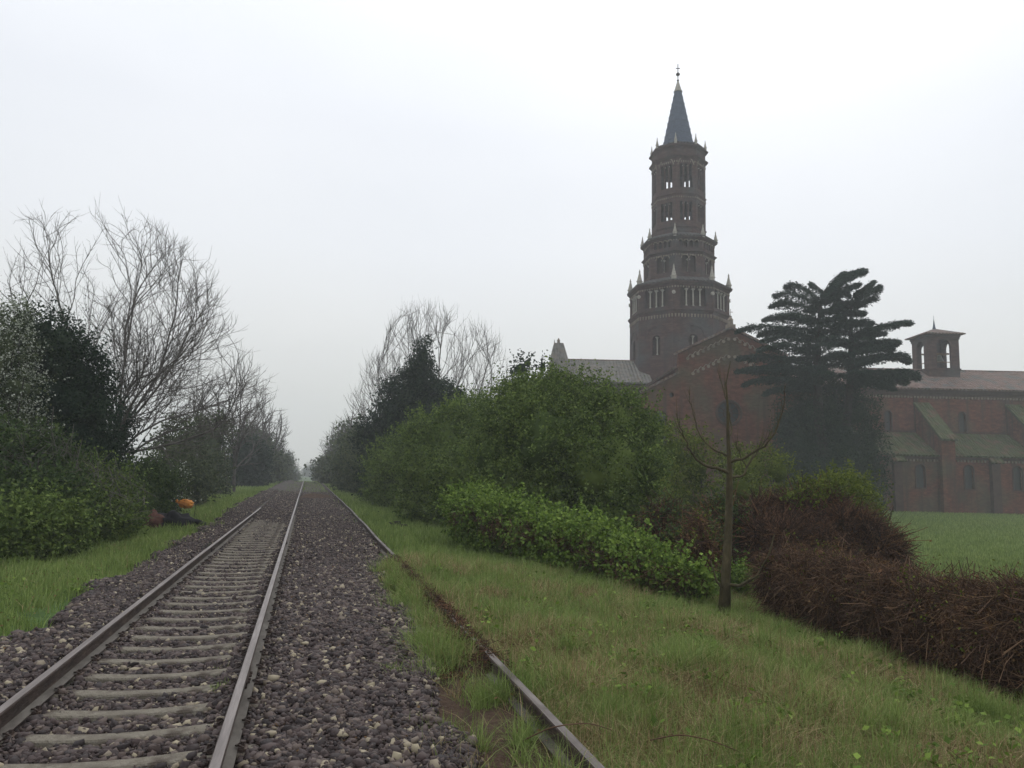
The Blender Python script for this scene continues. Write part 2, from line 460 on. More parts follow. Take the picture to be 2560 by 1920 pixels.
def bed_z(x, y):
    z = -0.055 + 0 * x - .018 * smooth(-1.85, -1.7, x) * (1 - smooth(-.7, -.55, x))
    z = z + 0.075 * smooth(-0.38, -0.12, x) + 0.075 * smooth(-2.0, -2.2, x) + 0.03 * smooth(-.72, -.55, x) * (1 - smooth(-.40, -.36, x)) + .03 * smooth(-1.66, -1.8, x)
    z = z + 0.13 * smooth(27, 36, y) * (1 - smooth(-0.5, -0.3, x)) + 0.03 * smooth(27, 36, y)
    z = z - 0.5 * smooth(1.3, 1.8, x + 0.22 * wob(x * 0, y, .8) + .4 * smooth(9, 4, y) - .45 * smooth(13, 20, y)) * (1 - 0.9 * smooth(30, 60, y))
    z = z - 0.55 * smooth(-2.75, -3.5, x + 0.35 * wob(y, x * 0, 1.1, 1))
    z = z + 0.015 * wob(x, y, .18) + 0.012 * wob(x, y, .5, 3)
    z = z - 2.4 * smooth(100, 260, y)
    return z


xs = np.arange(-4.2, 2.4, 0.1); ys = np.unique(np.concatenate([np.arange(1, 30, 0.12), spaced(30, 240, 200, 1.4)]))
V, F = grid(xs, ys, bed_z)
tag(link('ballast_bed', fast_mesh('ballast_bed', V, F, M['bed'], smooth_=True)), kind='structure')


# ---- loose ballast stones
ICO_T = (1 + 5 ** .5) / 2
ICO = np.array([(-1, ICO_T, 0), (1, ICO_T, 0), (-1, -ICO_T, 0), (1, -ICO_T, 0), (0, -1, ICO_T), (0, 1, ICO_T), (0, -1, -ICO_T), (0, 1, -ICO_T),
                (ICO_T, 0, -1), (ICO_T, 0, 1), (-ICO_T, 0, -1), (-ICO_T, 0, 1)]) / 1.9
ICOF = np.array([(0, 11, 5), (0, 5, 1), (0, 1, 7), (0, 7, 10), (0, 10, 11), (1, 5, 9), (5, 11, 4), (11, 10, 2), (10, 7, 6), (7, 1, 8),
                 (3, 9, 4), (3, 4, 2), (3, 2, 6), (3, 6, 8), (3, 8, 9), (4, 9, 5), (2, 4, 11), (6, 2, 10), (8, 6, 7), (9, 8, 1)])
OCT = np.array([(1, 0, 0), (-1, 0, 0), (0, 1, 0), (0, -1, 0), (0, 0, 1), (0, 0, -1)], float)
OCTF = np.array([(0, 2, 4), (2, 1, 4), (1, 3, 4), (3, 0, 4), (2, 0, 5), (1, 2, 5), (3, 1, 5), (0, 3, 5)])


def rot_rand(n):
    q = rng.normal(size=(n, 4)); q /= np.linalg.norm(q, axis=1)[:, None]
    w, x, y, z = q.T
    return np.stack([1 - 2 * (y * y + z * z), 2 * (x * y - z * w), 2 * (x * z + y * w), 2 * (x * y + z * w), 1 - 2 * (x * x + z * z), 2 * (y * z - x * w),
                     2 * (x * z - y * w), 2 * (y * z + x * w), 1 - 2 * (x * x + y * y)], 1).reshape(-1, 3, 3)


def stones(P, size, base, faces):
    n = len(P)
    V = base[None] * (1 + rng.normal(0, .24, (n, len(base), 1))) * (size[:, None, None] * np.stack([rng.uniform(.8, 1.35, n), rng.uniform(.7, 1.1, n), rng.uniform(.45, .8, n)], 1)[:, None, :])
    R = rot_rand(n)
    # mostly lying flat: blend rotation about z with a little tilt
    a = rng.uniform(0, 2 * math.pi, n); Rz = np.zeros((n, 3, 3)); Rz[:, 0, 0] = np.cos(a); Rz[:, 0, 1] = -np.sin(a); Rz[:, 1, 0] = np.sin(a); Rz[:, 1, 1] = np.cos(a); Rz[:, 2, 2] = 1
    flat = rng.random(n) < .55
    R[flat] = Rz[flat]
    V = np.einsum('nij,nvj->nvi', R, V) + P[:, None, :]
    Fc = faces[None] + (np.arange(n) * len(base))[:, None, None]
    return V.reshape(-1, 3), Fc.reshape(-1, 3)


def scatter_bed(n, y0, y1, p):
    x = rng.uniform(-3.5, 2.0, n); y = y0 + (y1 - y0) * rng.random(n) ** p
    keep = (x > -3.35 - 0.35 * wob(y, y * 0, 1.1, 1) + rng.normal(0, .25, n)) & (x < 1.50 - .42 * smooth(9, 4, y) + .38 * smooth(12, 20, y) - 0.22 * wob(x * 0, y, .8) + np.abs(rng.normal(0, .30, n)) - .1)
    gr = smooth(0.6, 1.7, x - .5 * smooth(12, 20, y)) * rng.random(n)          # thinner towards the overgrown rail
    keep &= gr < .62
    # clear of the rail heads and of the exposed tops of the sleepers
    for rx in (-1.93, -.42):
        keep &= np.abs(x - rx) > 0.085
    ph = ((y - 5.55) / .54) % 1.0; ph = np.minimum(ph, 1 - ph) * .54
    on = (x > -1.70 + rng.normal(0, .04, n)) & (x < -.74 + rng.normal(0, .05, n)) & (y < 30)
    keep &= ~(on & (ph < 0.088) & (rng.random(n) > .07))
    return x[keep], y[keep]


x, y = scatter_bed(150000, 2.6, 15, 1.45)
P = np.stack([x, y, bed_z(x, y) + rng.uniform(-.004, .028, len(x))], 1)
s = rng.lognormal(-3.98, .46, len(x)).clip(.009, .05)
V, F = stones(P, s, ICO, ICOF)
tag(link('gravel', fast_mesh('gravel', V, F, M['stone'])), 'loose purple brown ballast stones with a few cream ones between the near rails', 'gravel', kind='stuff')
x, y = scatter_bed(80000, 15, 62, 1.3)
P = np.stack([x, y, bed_z(x, y) + rng.uniform(-.005, .03, len(x))], 1)
s = rng.lognormal(-3.55, .3, len(x)).clip(.02, .08)
V, F = stones(P, s, OCT, OCTF)
tag(link('gravel', fast_mesh('gravel', V, F, M['stone'])), 'ballast stones further along the railway line', 'gravel', kind='stuff')

# ============================================================ railway tracks
def rail_x(side, y):
    t = smooth(4, 40, y)
    return {-1: -1.955 + .11 * t, 0: -.42 + 0 * t, 1: 1.74 + .18 * t}[side]


def rail_mesh(side, ys_, zoff=None):
    prof = [(-.075, -.0), (.075, -.0), (.075, .012), (.012, .03), (.010, .115), (.034, .128), (.036, .150), (.030, .160), (-.030, .160), (-.036, .150), (-.034, .128), (-.010, .115), (-.012, .03), (-.075, .012)]
    n = len(prof); V = []; mi = []
    for i, yy in enumerate(ys_):
        for (a, b) in prof:
            V.append((float(rail_x(side, yy)) + a, yy, b + (zoff(yy) if zoff else 0)))
    F = []
    for i in range(len(ys_) - 1):
        for j in range(n):
            k = (j + 1) % n
            F.append((i * n + j, i * n + k, (i + 1) * n + k, (i + 1) * n + j))
            mi.append(1 if j in (7, ) else 2 if j in (2, 12) else 0)
    mb = MB(); mb.add(V, F + [tuple(range(n)), tuple(range((len(ys_) - 1) * n, len(ys_) * n))[::-1]]); mb.mi = mi + [0, 0]
    return mb


def drop(y): return -2.4 * float(smooth(100, 260, y))


track = thing('railway_track', (-1.19, 8, 0), 'left single railway line with grey sleepers between two brown rails', 'railway track')


def put(o, root):
    """keep world placement while parenting"""
    o.parent = root
    o.matrix_parent_inverse = Matrix.LocRotScale(root.location, root.rotation_euler, None).inverted()
    return o


ysA = np.concatenate([np.arange(1.0, 30, .5), np.arange(30, 41.5, .5)])
r1 = rail_mesh(-1, ysA, lambda y: -.16 * float(smooth(35, 41, y))).build('rail', [M['rust'], M['railtop'], M['railfoot']]); put(r1, track)
r1['label'] = 'left rail that disappears under the earth'
ysB = np.concatenate([np.arange(1.0, 40, .5), np.arange(40, 170, 3)])
r2 = rail_mesh(0, ysB, lambda y: drop(y)).build('rail', [M['rust'], M['railtop'], M['railfoot']]); put(r2, track)
r2['label'] = 'long middle rail running to the vanishing point'
# joint bars on the rails
for rail, side, yj in ((r1, -1, 5.9), (r2, 0, 7.1), (r2, 0, 19.5), (r1, -1, 18)):
    mb = MB(); rx = float(rail_x(side, yj))
    for sgn in (-1, 1):
        a, b = sorted((rx + sgn * .0125, rx + sgn * .030))
        mb.box((a, yj - .22, .034), (b, yj + .22, .108))
        for q in (-.15, -.06, .06, .15):
            mb.frustum((0, 0), .014, .012, 0, .02, 6)
            mb.v[-1] = np.stack([rx + sgn * (.030 + mb.v[-1][:, 2]), yj + q + mb.v[-1][:, 0], .07 + mb.v[-1][:, 1]], 1)
    o = mb.build('joint_bar', M['rust']); put(o, track); o.parent = rail
# sleepers: concrete, waisted and slightly dished in the middle
slp = MB(); nx = 17
xsn = np.linspace(-1.22, 1.22, nx)
V = []
for xx in xsn:
    d = abs(xx) / 1.22
    hw = .072 + .03 * smooth(.25, .8, d)
    zt = 0.0 - .028 * (1 - smooth(.05, .62, d))
    V += [(xx, -hw - .025, -.16), (xx, hw + .025, -.16), (xx, hw, zt - .012), (xx, hw - .012, zt), (xx, -hw + .012, zt), (xx, -hw, zt - .012)]
F = [(i * 6 + j, i * 6 + (j + 1) % 6, (i + 1) * 6 + (j + 1) % 6, (i + 1) * 6 + j) for i in range(nx - 1) for j in range(6)] + [tuple(range(6))[::-1], tuple(range((nx - 1) * 6, nx * 6))]
slp.add(V, F); slp_me = slp.mesh('sleeper', M['sleeper'])


def clip_mesh(sgn):
    mb = MB()
    if sgn:
        mb.box((sgn * .105 - .03, -.05, .0), (sgn * .105 + .03, .05, .016))
        mb.frustum((sgn * .105, 0), .016, .014, .017, .05, 6)
        mb.tube([(sgn * .115, -.04, .02), (sgn * .085, -.03, .034), (sgn * .06, 0, .026), (sgn * .085, .03, .034), (sgn * .115, .04, .02)], .008, 5)
    return mb.mesh('rail_clip', M['rust'])


clip_me = {-1: clip_mesh(-1), 1: clip_mesh(1)}
for i in range(-6, 47):
    yy = 5.55 + .54 * i
    if yy < 2.2: continue
    c = (float(rail_x(-1, yy)) + float(rail_x(0, yy))) / 2
    o = bpy.data.objects.new('sleeper', slp_me); col.objects.link(o)
    o.location = (c, yy + rnd.uniform(-.015, .015), -.003 - .002 * rnd.random()); o.rotation_euler = (0, rnd.uniform(-.004, .004), rnd.uniform(-.008, .008)); put(o, track)
    if i < 22:
        for side, sg in ((-1, -1), (-1, 1), (0, -1), (0, 1)):
            q = bpy.data.objects.new('rail_clip', clip_me[sg]); col.objects.link(q); q.parent = o
            q.location = (float(rail_x(side, yy)) - c, 0, .004)

track2 = thing('railway_track', (1.85, 8, 0), 'disused right hand rail half buried in dirt and grass', 'railway track')
r3 = rail_mesh(1, ysB, lambda y: drop(y) - .012 * math.sin(y * .7) - .0).build('rail', [M['rust'], M['oldtop'], M['railfoot']]); put(r3, track2)
r4 = MB()
for i in range(-6, 40):
    yy = 5.3 + .6 * i
    if yy > 2.4: r4.box((1.5, yy - .1, -.30), (2.3, yy + .1, -.16))
o = r4.build('sleeper', M['sleeper']); put(o, track2); tag(o, 'row of sleepers buried below the grass', kind='stuff')

# earth heap across the line
def heap(name, c, rx, ry, h, m, seed, label, cat, n=26):
    g = np.linspace(-1.15, 1.15, n); X, Y = np.meshgrid(g, g)
    r = np.sqrt(X ** 2 + Y ** 2); z = h * np.clip(1 - r ** 2, -0.35, 1) * (1 + .35 * wob(X * 4, Y * 4, 1, seed)) + .12 * h * wob(X * 11, Y * 11, 1, seed)
    V = np.stack([X * rx, Y * ry, z], -1).reshape(-1, 3); i = np.arange(n - 1)[None] + n * np.arange(n - 1)[:, None]
    F = np.stack([i, i + 1, i + n + 1, i + n], -1).reshape(-1, 4)
    o = link(name, fast_mesh(name, V, F, m, smooth_=True), loc=c)
    if label: tag(o, label, cat)
    return o


heap('earth_heap', (.62, 51, -.02), 1.25, 2.3, .30, M['soil'], 3, 'low heap of brown earth dumped across the far track bed', 'earth heap')

# ============================================================ foliage generators
def leaf_cards(C, size, up=0.7, aspect=.6):
    """rhombic leaves at points C"""
    n = len(C)
    nrm = rng.normal(size=(n, 3)); nrm[:, 2] += up; nrm /= np.linalg.norm(nrm, axis=1)[:, None]
    a = np.cross(nrm, rng.normal(size=(n, 3))); a /= np.linalg.norm(a, axis=1)[:, None]; b = np.cross(nrm, a)
    s = (size * rng.uniform(.6, 1.4, n))[:, None]
    V = np.stack([C - a * s * .5, C - b * s * .5 * aspect + nrm * s * .08, C + a * s * .5, C + b * s * .5 * aspect + nrm * s * .08], 1)
    F = np.arange(4 * n).reshape(n, 4)
    return V.reshape(-1, 3), F


def blob_points(blobs, n, clump, lo=.72, hi=1.06, per=14):
    """leaf positions in clumps near the surface of overlapping ellipsoids; blobs (cx,cy,cz,rx,ry,rz)"""
    B = np.array(blobs, float)
    area = (B[:, 3] * B[:, 5] + B[:, 4] * B[:, 5] + B[:, 3] * B[:, 4]); area /= area.sum()
    m = max(1, n // per)
    k = rng.choice(len(B), size=m * 2, p=area)
    d = rng.normal(size=(len(k), 3)); d[:, 2] = np.where((d[:, 2] < 0) & (rng.random(len(k)) < .4), -d[:, 2], d[:, 2]); d /= np.linalg.norm(d, axis=1)[:, None]
    w = 1 + .13 * np.sin(d[:, 0] * 5 + k) + .11 * np.sin(d[:, 1] * 7 + d[:, 2] * 6 + 2 * k) + .07 * np.sin(d[:, 0] * 13 - d[:, 2] * 11 + k)
    r = (lo + (hi - lo) * rng.random(len(k)) ** .6) * w
    C = B[k, :3] + d * B[k, 3:] * r[:, None]
    ok = np.ones(len(C), bool)
    for j in range(len(B)):
        q = (((C - B[j, :3]) / B[j, 3:]) ** 2).sum(1)
        ok &= (q > .5) | (k == j)
    C = C[ok][:m]
    kk = k[ok][:m]; O = d[ok][:m]
    # a third of the clumps are shoots that grow out of the surface
    n_ = len(C); sh = rng.random(n_) < .34
    O = O + np.array([0, 0, .55]) + rng.normal(0, .35, O.shape); O /= np.linalg.norm(O, axis=1)[:, None]
    ln = np.where(sh, np.minimum(rng.uniform(2.5, 7.5, n_) * clump, .75), 0)
    C = np.repeat(C, per, axis=0); tt = rng.random(len(C))
    C = C + np.repeat(O * ln[:, None], per, axis=0) * tt[:, None]
    return C + rng.normal(0, 1, C.shape) * (clump * np.repeat(np.where(sh, .35, 1.0), per))[:, None] * np.array([1, 1, .8])


def lumpy(blobs, k=8, f=(.2, .42), zmin=-.45):
    out_ = list(blobs)
    for b in blobs:
        b = np.array(b)
        for _ in range(k):
            d = rng.normal(size=3); d /= np.linalg.norm(d)
            if d[2] < zmin: d[2] = -d[2]
            r = rng.uniform(*f) * b[3:].mean()
            out_.append((*(b[:3] + d * b[3:] * .86), r * 1.1, r * 1.1, r))
    return out_


def blob_core(blobs, f=.8):
    """irregular inner mass so a dense bush is not see-through"""
    Vs, Fs, n0 = [], [], 0
    for k, (cx, cy_, cz, rx, ry, rz) in enumerate(blobs):
        nu, nv = 18, 11
        u = np.linspace(0, 2 * math.pi, nu, endpoint=False); v = np.linspace(.06, math.pi - .06, nv)
        U_, V_ = np.meshgrid(u, v)
        D = np.stack([np.cos(U_) * np.sin(V_), np.sin(U_) * np.sin(V_), np.cos(V_)], -1)
        w = f * (1 + .13 * np.sin(D[..., 0] * 5 + k) + .11 * np.sin(D[..., 1] * 7 + D[..., 2] * 6 + 2 * k))
        w = w * (1 + rng.normal(0, .05, w.shape))
        V = D * np.array([rx, ry, rz]) * w[..., None] + np.array([cx, cy_, cz])
        i = np.arange(nu)[None] + nu * np.arange(nv - 1)[:, None]; j = (np.arange(nu)[None] + 1) % nu + nu * np.arange(nv - 1)[:, None]
        F = np.stack([i, j, j + nu, i + nu], -1).reshape(-1, 4) + n0
        Vs.append(V.reshape(-1, 3)); Fs.append(F); n0 += nu * nv
    return np.concatenate(Vs), np.concatenate(Fs)


def vb(vx, vy, rx, ry, D, depth=None):
    """ellipsoid given where the photograph shows it, at its real distance"""
    c = at(vx, vy, D); m = D / (FPX / K)
    d = depth if depth else (rx + ry) / 2 * m
    return (c[0], c[1], c[2], (rx * m) , d, ry * m)


def bush(name, blobs, n, size, m, label, cat, clump=None, core=.8, flowers=None, stems=6, base=None, per=14, group=None, bark='bark_dark', aspect=.62, lo=.72, hi=1.06, lumps=9, grounded=True, lf=(.2, .42)):
    B = np.array(blobs)
    cx, cy_ = B[:, 0].mean(), B[:, 1].mean()
    z0 = float(gz(cx, cy_)) if base is None else base
    root = thing(name, (cx, cy_, z0), label, cat, group=group)
    off = np.array([cx, cy_, z0])
    if grounded:                       # fill down to the ground
        ex = []
        for b in blobs:
            g = float(gz(b[0], b[1])) if base is None else base; lowz = b[2] - b[5] * .8
            if lowz > g + .15: ex.append((b[0], b[1], (lowz + g) / 2 + .1, b[3] * .92, b[4] * .92, (lowz - g) / 2 + b[5] * .35))
        blobs = list(blobs) + ex
    solid = list(blobs)
    if lumps: blobs = lumpy(blobs, lumps, lf)
    P = blob_points(blobs, n, clump or size * 1.3, per=per, lo=lo, hi=hi)
    g = gz(P[:, 0], P[:, 1]) if base is None else np.full(len(P), base)
    P = P[P[:, 2] > g + .02]
    V, F = leaf_cards(P, size, aspect=aspect)
    if core:
        V2, F2 = blob_core(solid, core * .88)
        V = np.concatenate([V, V2]); F = np.concatenate([F, F2 + 4 * len(P)])
    link('foliage', fast_mesh('foliage', V - off, F, M[m]), root)
    if flowers:
        nf, fs, fm = flowers
        P = blob_points(blobs, nf, fs * 2.2, lo=.95, hi=1.12, per=7)
        V, F = leaf_cards(P, fs, aspect=.9)
        link('blossom', fast_mesh('blossom', V - off, F, M[fm]), root)
    mb = MB()
    for i in range(stems):
        b = B[rnd.randrange(len(B))]
        p0 = np.array([b[0] + rnd.uniform(-.3, .3) * b[3], b[1] + rnd.uniform(-.3, .3) * b[4], 0]); p0[2] = (float(gz(p0[0], p0[1])) if base is None else base) - .05
        p1 = np.array([b[0] + rnd.uniform(-.5, .5) * b[3], b[1] + rnd.uniform(-.5, .5) * b[4], b[2] + .6 * b[5]])
        mid = (p0 + p1) / 2 + np.array([rnd.uniform(-.2, .2), rnd.uniform(-.2, .2), 0])
        mb.tube(np.array([p0, mid, p1]) - off, [.04 + .004 * b[5], .03, .012], 5)
    mb.build('stem', M[bark], root)
    return root


def colonize(roots, A, step=.3, infl=2.5, kill=.55, iters=160, trop=(0, 0, .12), jit=.12, limbs=(), fan=0):
    P = [np.array(r, float) for r in roots]; par = [-1] * len(P)
    for (r, pts) in limbs:                       # hand-laid main limbs
        cur = r
        prev = P[r]
        for q in pts:
            q = np.array(q, float); k = max(1, int(np.linalg.norm(q - prev) / step))
            for t in range(1, k + 1):
                P.append(prev + (q - prev) * t / k + rng.normal(0, step * .05, 3)); par.append(cur); cur = len(P) - 1
            prev = q
    P = np.array(P); A = np.asarray(A, float)
    d = np.sqrt(np.maximum(((A ** 2).sum(1)[:, None] + (P ** 2).sum(1)[None] - 2 * A @ P.T), 0)); near = d.argmin(1); dist = d.min(1)
    trop = np.array(trop)
    for it in range(iters):
        act = dist < infl
        if not act.any(): break
        ids = near[act]; dirs = A[act] - P[ids]; dirs /= np.linalg.norm(dirs, axis=1)[:, None] + 1e-9
        uq, inv = np.unique(ids, return_inverse=True)
        kc = np.bincount(np.array([q for q in par if q >= 0], int), minlength=len(P))
        S = np.zeros((len(uq), 3)); np.add.at(S, inv, dirs)
        S /= np.linalg.norm(S, axis=1)[:, None] + 1e-9
        if fan:
            O_ = P[uq] - P[0]; S = S + fan * O_ / (np.linalg.norm(O_, axis=1)[:, None] + 1e-6)
        S = S + trop + rng.normal(0, jit, S.shape); S /= np.linalg.norm(S, axis=1)[:, None] + 1e-9
        new = P[uq] + S * step
        n0 = len(P); P = np.concatenate([P, new]); par += list(uq)
        d = np.sqrt(np.maximum(((A ** 2).sum(1)[:, None] + (new ** 2).sum(1)[None] - 2 * A @ new.T), 0)); nn = d.argmin(1); dm = d.min(1)
        better = dm < dist; near[better] = nn[better] + n0; dist[better] = dm[better]
        keep = (dist > kill) & ~((near < n0) & (kc[np.minimum(near, n0 - 1)] >= 3)); A, near, dist = A[keep], near[keep], dist[keep]
        if len(A) == 0: break
    return P, np.array(par)


def project(p):
    q = np.asarray(p, float) - np.array([0, 0, CZ]); w = q @ _w
    aa, bb = FPX * (q @ FU) / w, FPX * (q @ _u) / w; c, s = math.cos(ROLL), math.sin(ROLL)
    return (1280 + c * aa + s * bb) / K, (960 + s * aa - c * bb) / K


def in_poly(poly, x, y):
    ins = False; j = len(poly) - 1
    for i in range(len(poly)):
        if (poly[i][1] > y) != (poly[j][1] > y) and x < (poly[j][0] - poly[i][0]) * (y - poly[i][1]) / (poly[j][1] - poly[i][1]) + poly[i][0]: ins = not ins
        j = i
    return ins


def grow(roots, limbs, poly, step=.2, trop=.05, wander=.11, ang=(.45, .85), ratio=(.38, .62), every=(2, 4), levels=4, minlen=.35, l1=(1.6, 3.4), seed=5):
    """recursive branching from hand-laid limbs; shoots stop at the crown outline"""
    r = np.random.default_rng(seed)
    P = [np.array(q, float) for q in roots]; par = [-1] * len(P); todo = []

    def side(d, a):
        v = r.normal(size=3); v -= (v @ d) * d; v /= np.linalg.norm(v) + 1e-9
        return d * math.cos(a) + v * math.sin(a)
    for (r0_, pts) in limbs:
        cur = r0_; prev = P[r0_]; ids = []; pts = [np.array(q, float) for q in pts]
        path = [prev] + pts; m = max(3, int(sum(np.linalg.norm(path[i + 1] - path[i]) for i in range(len(path) - 1)) / step))
        tt = np.linspace(0, len(path) - 1, m); Q = np.stack([np.interp(tt, range(len(path)), [p[j] for p in path]) for j in range(3)], 1)
        for _ in range(8): Q[1:-1] = .25 * Q[:-2] + .5 * Q[1:-1] + .25 * Q[2:]
        Q[1:] += np.cumsum(r.normal(0, step * .10, (m - 1, 3)), 0) * .6
        for q in Q[1:]:
            P.append(q); par.append(cur); cur = len(P) - 1; ids.append(cur)
        k = int(len(ids) * .25)
        while k < len(ids) - 1:
            d = P[ids[k]] - P[par[ids[k]]]; d /= np.linalg.norm(d)
            f = 1 - .55 * k / len(ids)
            todo.append((ids[k], side(d, r.uniform(*ang)), r.uniform(*l1) * f, 1)); k += r.integers(1, 4)
        d = P[ids[-1]] - P[ids[-2]]; d /= np.linalg.norm(d)
        for _ in range(3): todo.append((ids[-1], side(d, r.uniform(.1, .4)), l1[1] * .9, 1))
    while todo:
        i, d, L_, lev = todo.pop()
        d = np.array(d); n_ = max(2, int(L_ / step)); cnt = r.integers(*every); cur = i
        for s_ in range(n_):
            d = d + r.normal(0, wander, 3) + np.array([0, 0, trop]); d /= np.linalg.norm(d)
            q = P[cur] + d * step
            if poly is not None and s_ > 1 and not in_poly(poly, *project(q)): break
            P.append(q); par.append(cur); cur = len(P) - 1; cnt -= 1
            if cnt <= 0 and lev < levels:
                l2 = (L_ - s_ * step * .6) * r.uniform(*ratio)
                if l2 > minlen: todo.append((cur, side(d, r.uniform(*ang)), l2, lev + 1))
                cnt = r.integers(*every)
    return np.array(P), np.array(par)


def skin(P, par, tip=.008, expo=2.3, twigs=.5, twig_len=.35, split=.035, up=.5, rmax=9.):
    """tubes for a branch graph; returns trunk and twig builders"""
    n = len(P); kids = [[] for _ in range(n)]
    for i in range(n):
        if par[i] >= 0: kids[par[i]].append(i)
    w = np.zeros(n)
    for i in range(n - 1, -1, -1):
        if not kids[i]: w[i] = tip ** expo
        if par[i] >= 0: w[par[i]] += w[i] + (tip * .25) ** expo
    R = np.minimum(w ** (1 / expo), rmax)
    big, small = MB(), MB()
    stack = [i for i in range(n) if par[i] < 0]
    chains = []
    while stack:
        s = stack.pop(); ch = ([par[s]] if par[s] >= 0 else []) + [s]
        c = s
        while kids[c]:
            ks = sorted(kids[c], key=lambda q: -R[q]); stack += ks[1:]; c = ks[0]; ch.append(c)
        chains.append(ch)
    for ch in chains:
        pts = P[ch].copy(); rr = R[ch].copy()
        if par[ch[1] if len(ch) > 1 else ch[0]] == ch[0]: rr[0] = rr[1] if len(rr) > 1 else rr[0]
        if len(pts) > 3: pts[1:-1] = .25 * pts[:-2] + .5 * pts[1:-1] + .25 * pts[2:]
        rr[-1] *= .5
        k = int((rr > split).sum())
        if k >= 2:
            big.tube(pts[:k + 1], rr[:k + 1], 8 if rr[0] > .09 else 6)
        if k < len(pts) - 1:
            small.tube(pts[max(0, k - 1):] if k >= 2 else pts, rr[max(0, k - 1):] if k >= 2 else rr, 4 if rr[-1] > .012 else 3)
    # short spurs and end shoots
    for i in range(n):
        if R[i] < split * .9 and rnd.random() < twigs:
            d = P[i] - P[par[i]] if par[i] >= 0 else np.array([0, 0, 1.])
            d = d / (np.linalg.norm(d) + 1e-9) + rng.normal(0, .55, 3); d[2] += up * .6; d /= np.linalg.norm(d)
            L = twig_len * rnd.uniform(.4, 1.3)
            e = P[i] + d * L * .5; f = e + (d + np.array([0, 0, up]) * .5) * L * .5
            small.tube([P[i], e, f], [tip * .8, tip * .65, tip * .35], 3)
    return big, small, R


def envelope(poly, D, depth, n, centre=None):
    """points in a crown volume: outline in V pixels at distance D, swollen front to back"""
    poly = np.array(poly, float)
    lo, hi = poly.min(0), poly.max(0); c = np.array(centre if centre else poly.mean(0)); out_ = []
    while len(out_) < n:
        q = lo + (hi - lo) * rng.random(2)
        ins = False; j = len(poly) - 1
        for i in range(len(poly)):
            if (poly[i][1] > q[1]) != (poly[j][1] > q[1]) and q[0] < (poly[j][0] - poly[i][0]) * (q[1] - poly[i][1]) / (poly[j][1] - poly[i][1]) + poly[i][0]: ins = not ins
            j = i
        if not ins: continue
        e = np.abs((q - c) / (np.maximum(hi - c, c - lo))); k = math.sqrt(max(.05, 1 - min(1, (e ** 2).sum())))
        out_.append(at(q[0], q[1], D) + FV * rng.uniform(-1, 1) * depth * k)
    return np.array(out_)


def bare_tree(name, P, par, label, cat, m='bark', group=None, **kw):
    base = P[0].copy(); big, small, R = skin(P - base, par, **kw)
    root = thing(name, tuple(base), label, cat, group=group)
    if big.n: big.build('trunk', M[m], root, True)
    small.build('crown', M[m], root, True)
    return root

# ============================================================ the abbey church
VX = 100.0                                       # distance of the church's long axis
UX = float(atp(1697, 850, VX) @ FU)


def ch(px, py, D):
    p = atp(px, py, D)
    return float(p @ FU) - UX, D - VX, float(p[2]) - FIELD


def cx_(px, py, D): return ch(px, py, D)[0]
def cz_(px, py, D): return ch(px, py, D)[2]


W0 = FU * UX + FV * VX
CH_LOC = (W0[0], W0[1], FIELD)

tower = thing('church_tower', CH_LOC, 'tall octagonal brick crossing tower with three diminishing tiers and a pointed slate spire', 'tower', rotz=-YAW)
church = thing('abbey_church', CH_LOC, 'long brick abbey church with gabled transept, tiled nave roof and mossy aisle roofs', 'church', rotz=-YAW)

OCT_ROT = math.radians(-107.7)                # a corner slightly left of the line of sight
def octR(pxl, pxr, py): return (cx_(pxr, py, VX) - cx_(pxl, py, VX)) / 2 / .996


tw = {k: cz_(1697, y, VX) for k, y in dict(spire=371, cap=229, rod=204, ball=186, tip=160, Atop=383, Ac1=392, Ac2=418, Abot=600, Beave=615, Bc=653, Bbot=712,
                                            Ceave=731, Cc=800, Cbot=985, a1=433, a2=490, a3=524, a4=569, b1=655, b2=700, b3=622, b4=640, c1=738, c2=789).items()}
R_C, R_B, R_A = octR(1574, 1818, 850), octR(1611.4, 1785, 690), octR(1633.5, 1765, 500)
RR_C, RR_B, RR_A = octR(1568, 1826, 731), octR(1603, 1793, 615), octR(1626, 1774, 418)


def octa(mb, r0, r1, z0, z1, caps=True):
    mb.frustum((0, 0), r0, r1, z0, z1, 8, OCT_ROT, caps=caps)


def ringband(mb, R0, z0, z1, out):
    """moulded band round the octagon, slightly proud"""
    h = z1 - z0
    octa(mb, R0 + .01, R0 + out * .5, z0, z0 + h * .45)
    octa(mb, R0 + out * .5, R0 + out, z0 + h * .45 + .003, z0 + h * .7)
    octa(mb, R0 + out, R0 + out, z0 + h * .7 + .003, z1)


def faces8(mb, R, z0, z1, t, holes):
    ap = R * math.cos(math.pi / 8); w = 2 * R * math.sin(math.pi / 8)
    V, F = panel(w - .004, z0, z1, t, holes)
    V = V + np.array([0, -ap, 0])
    for k in range(8):
        mb.add(rotz(V, OCT_ROT + math.pi / 2 + math.pi / 8 + k * math.pi / 4), F)


def on_face(k, x, y, z, R):
    """point on face k: x along the face, y outwards from the wall"""
    ap = R * math.cos(math.pi / 8); a = OCT_ROT + math.pi / 2 + math.pi / 8 + k * math.pi / 4
    return rotz(np.array([[x, -ap - y, z]]), a)[0], a


def sub(name, root, *mbs_mats, smooth_=False):
    return mbs_mats[0].build(name, mbs_mats[1], root, smooth_)


wC = 2 * R_C * math.sin(math.pi / 8); wB = 2 * R_B * math.sin(math.pi / 8); wA = 2 * R_A * math.sin(math.pi / 8)
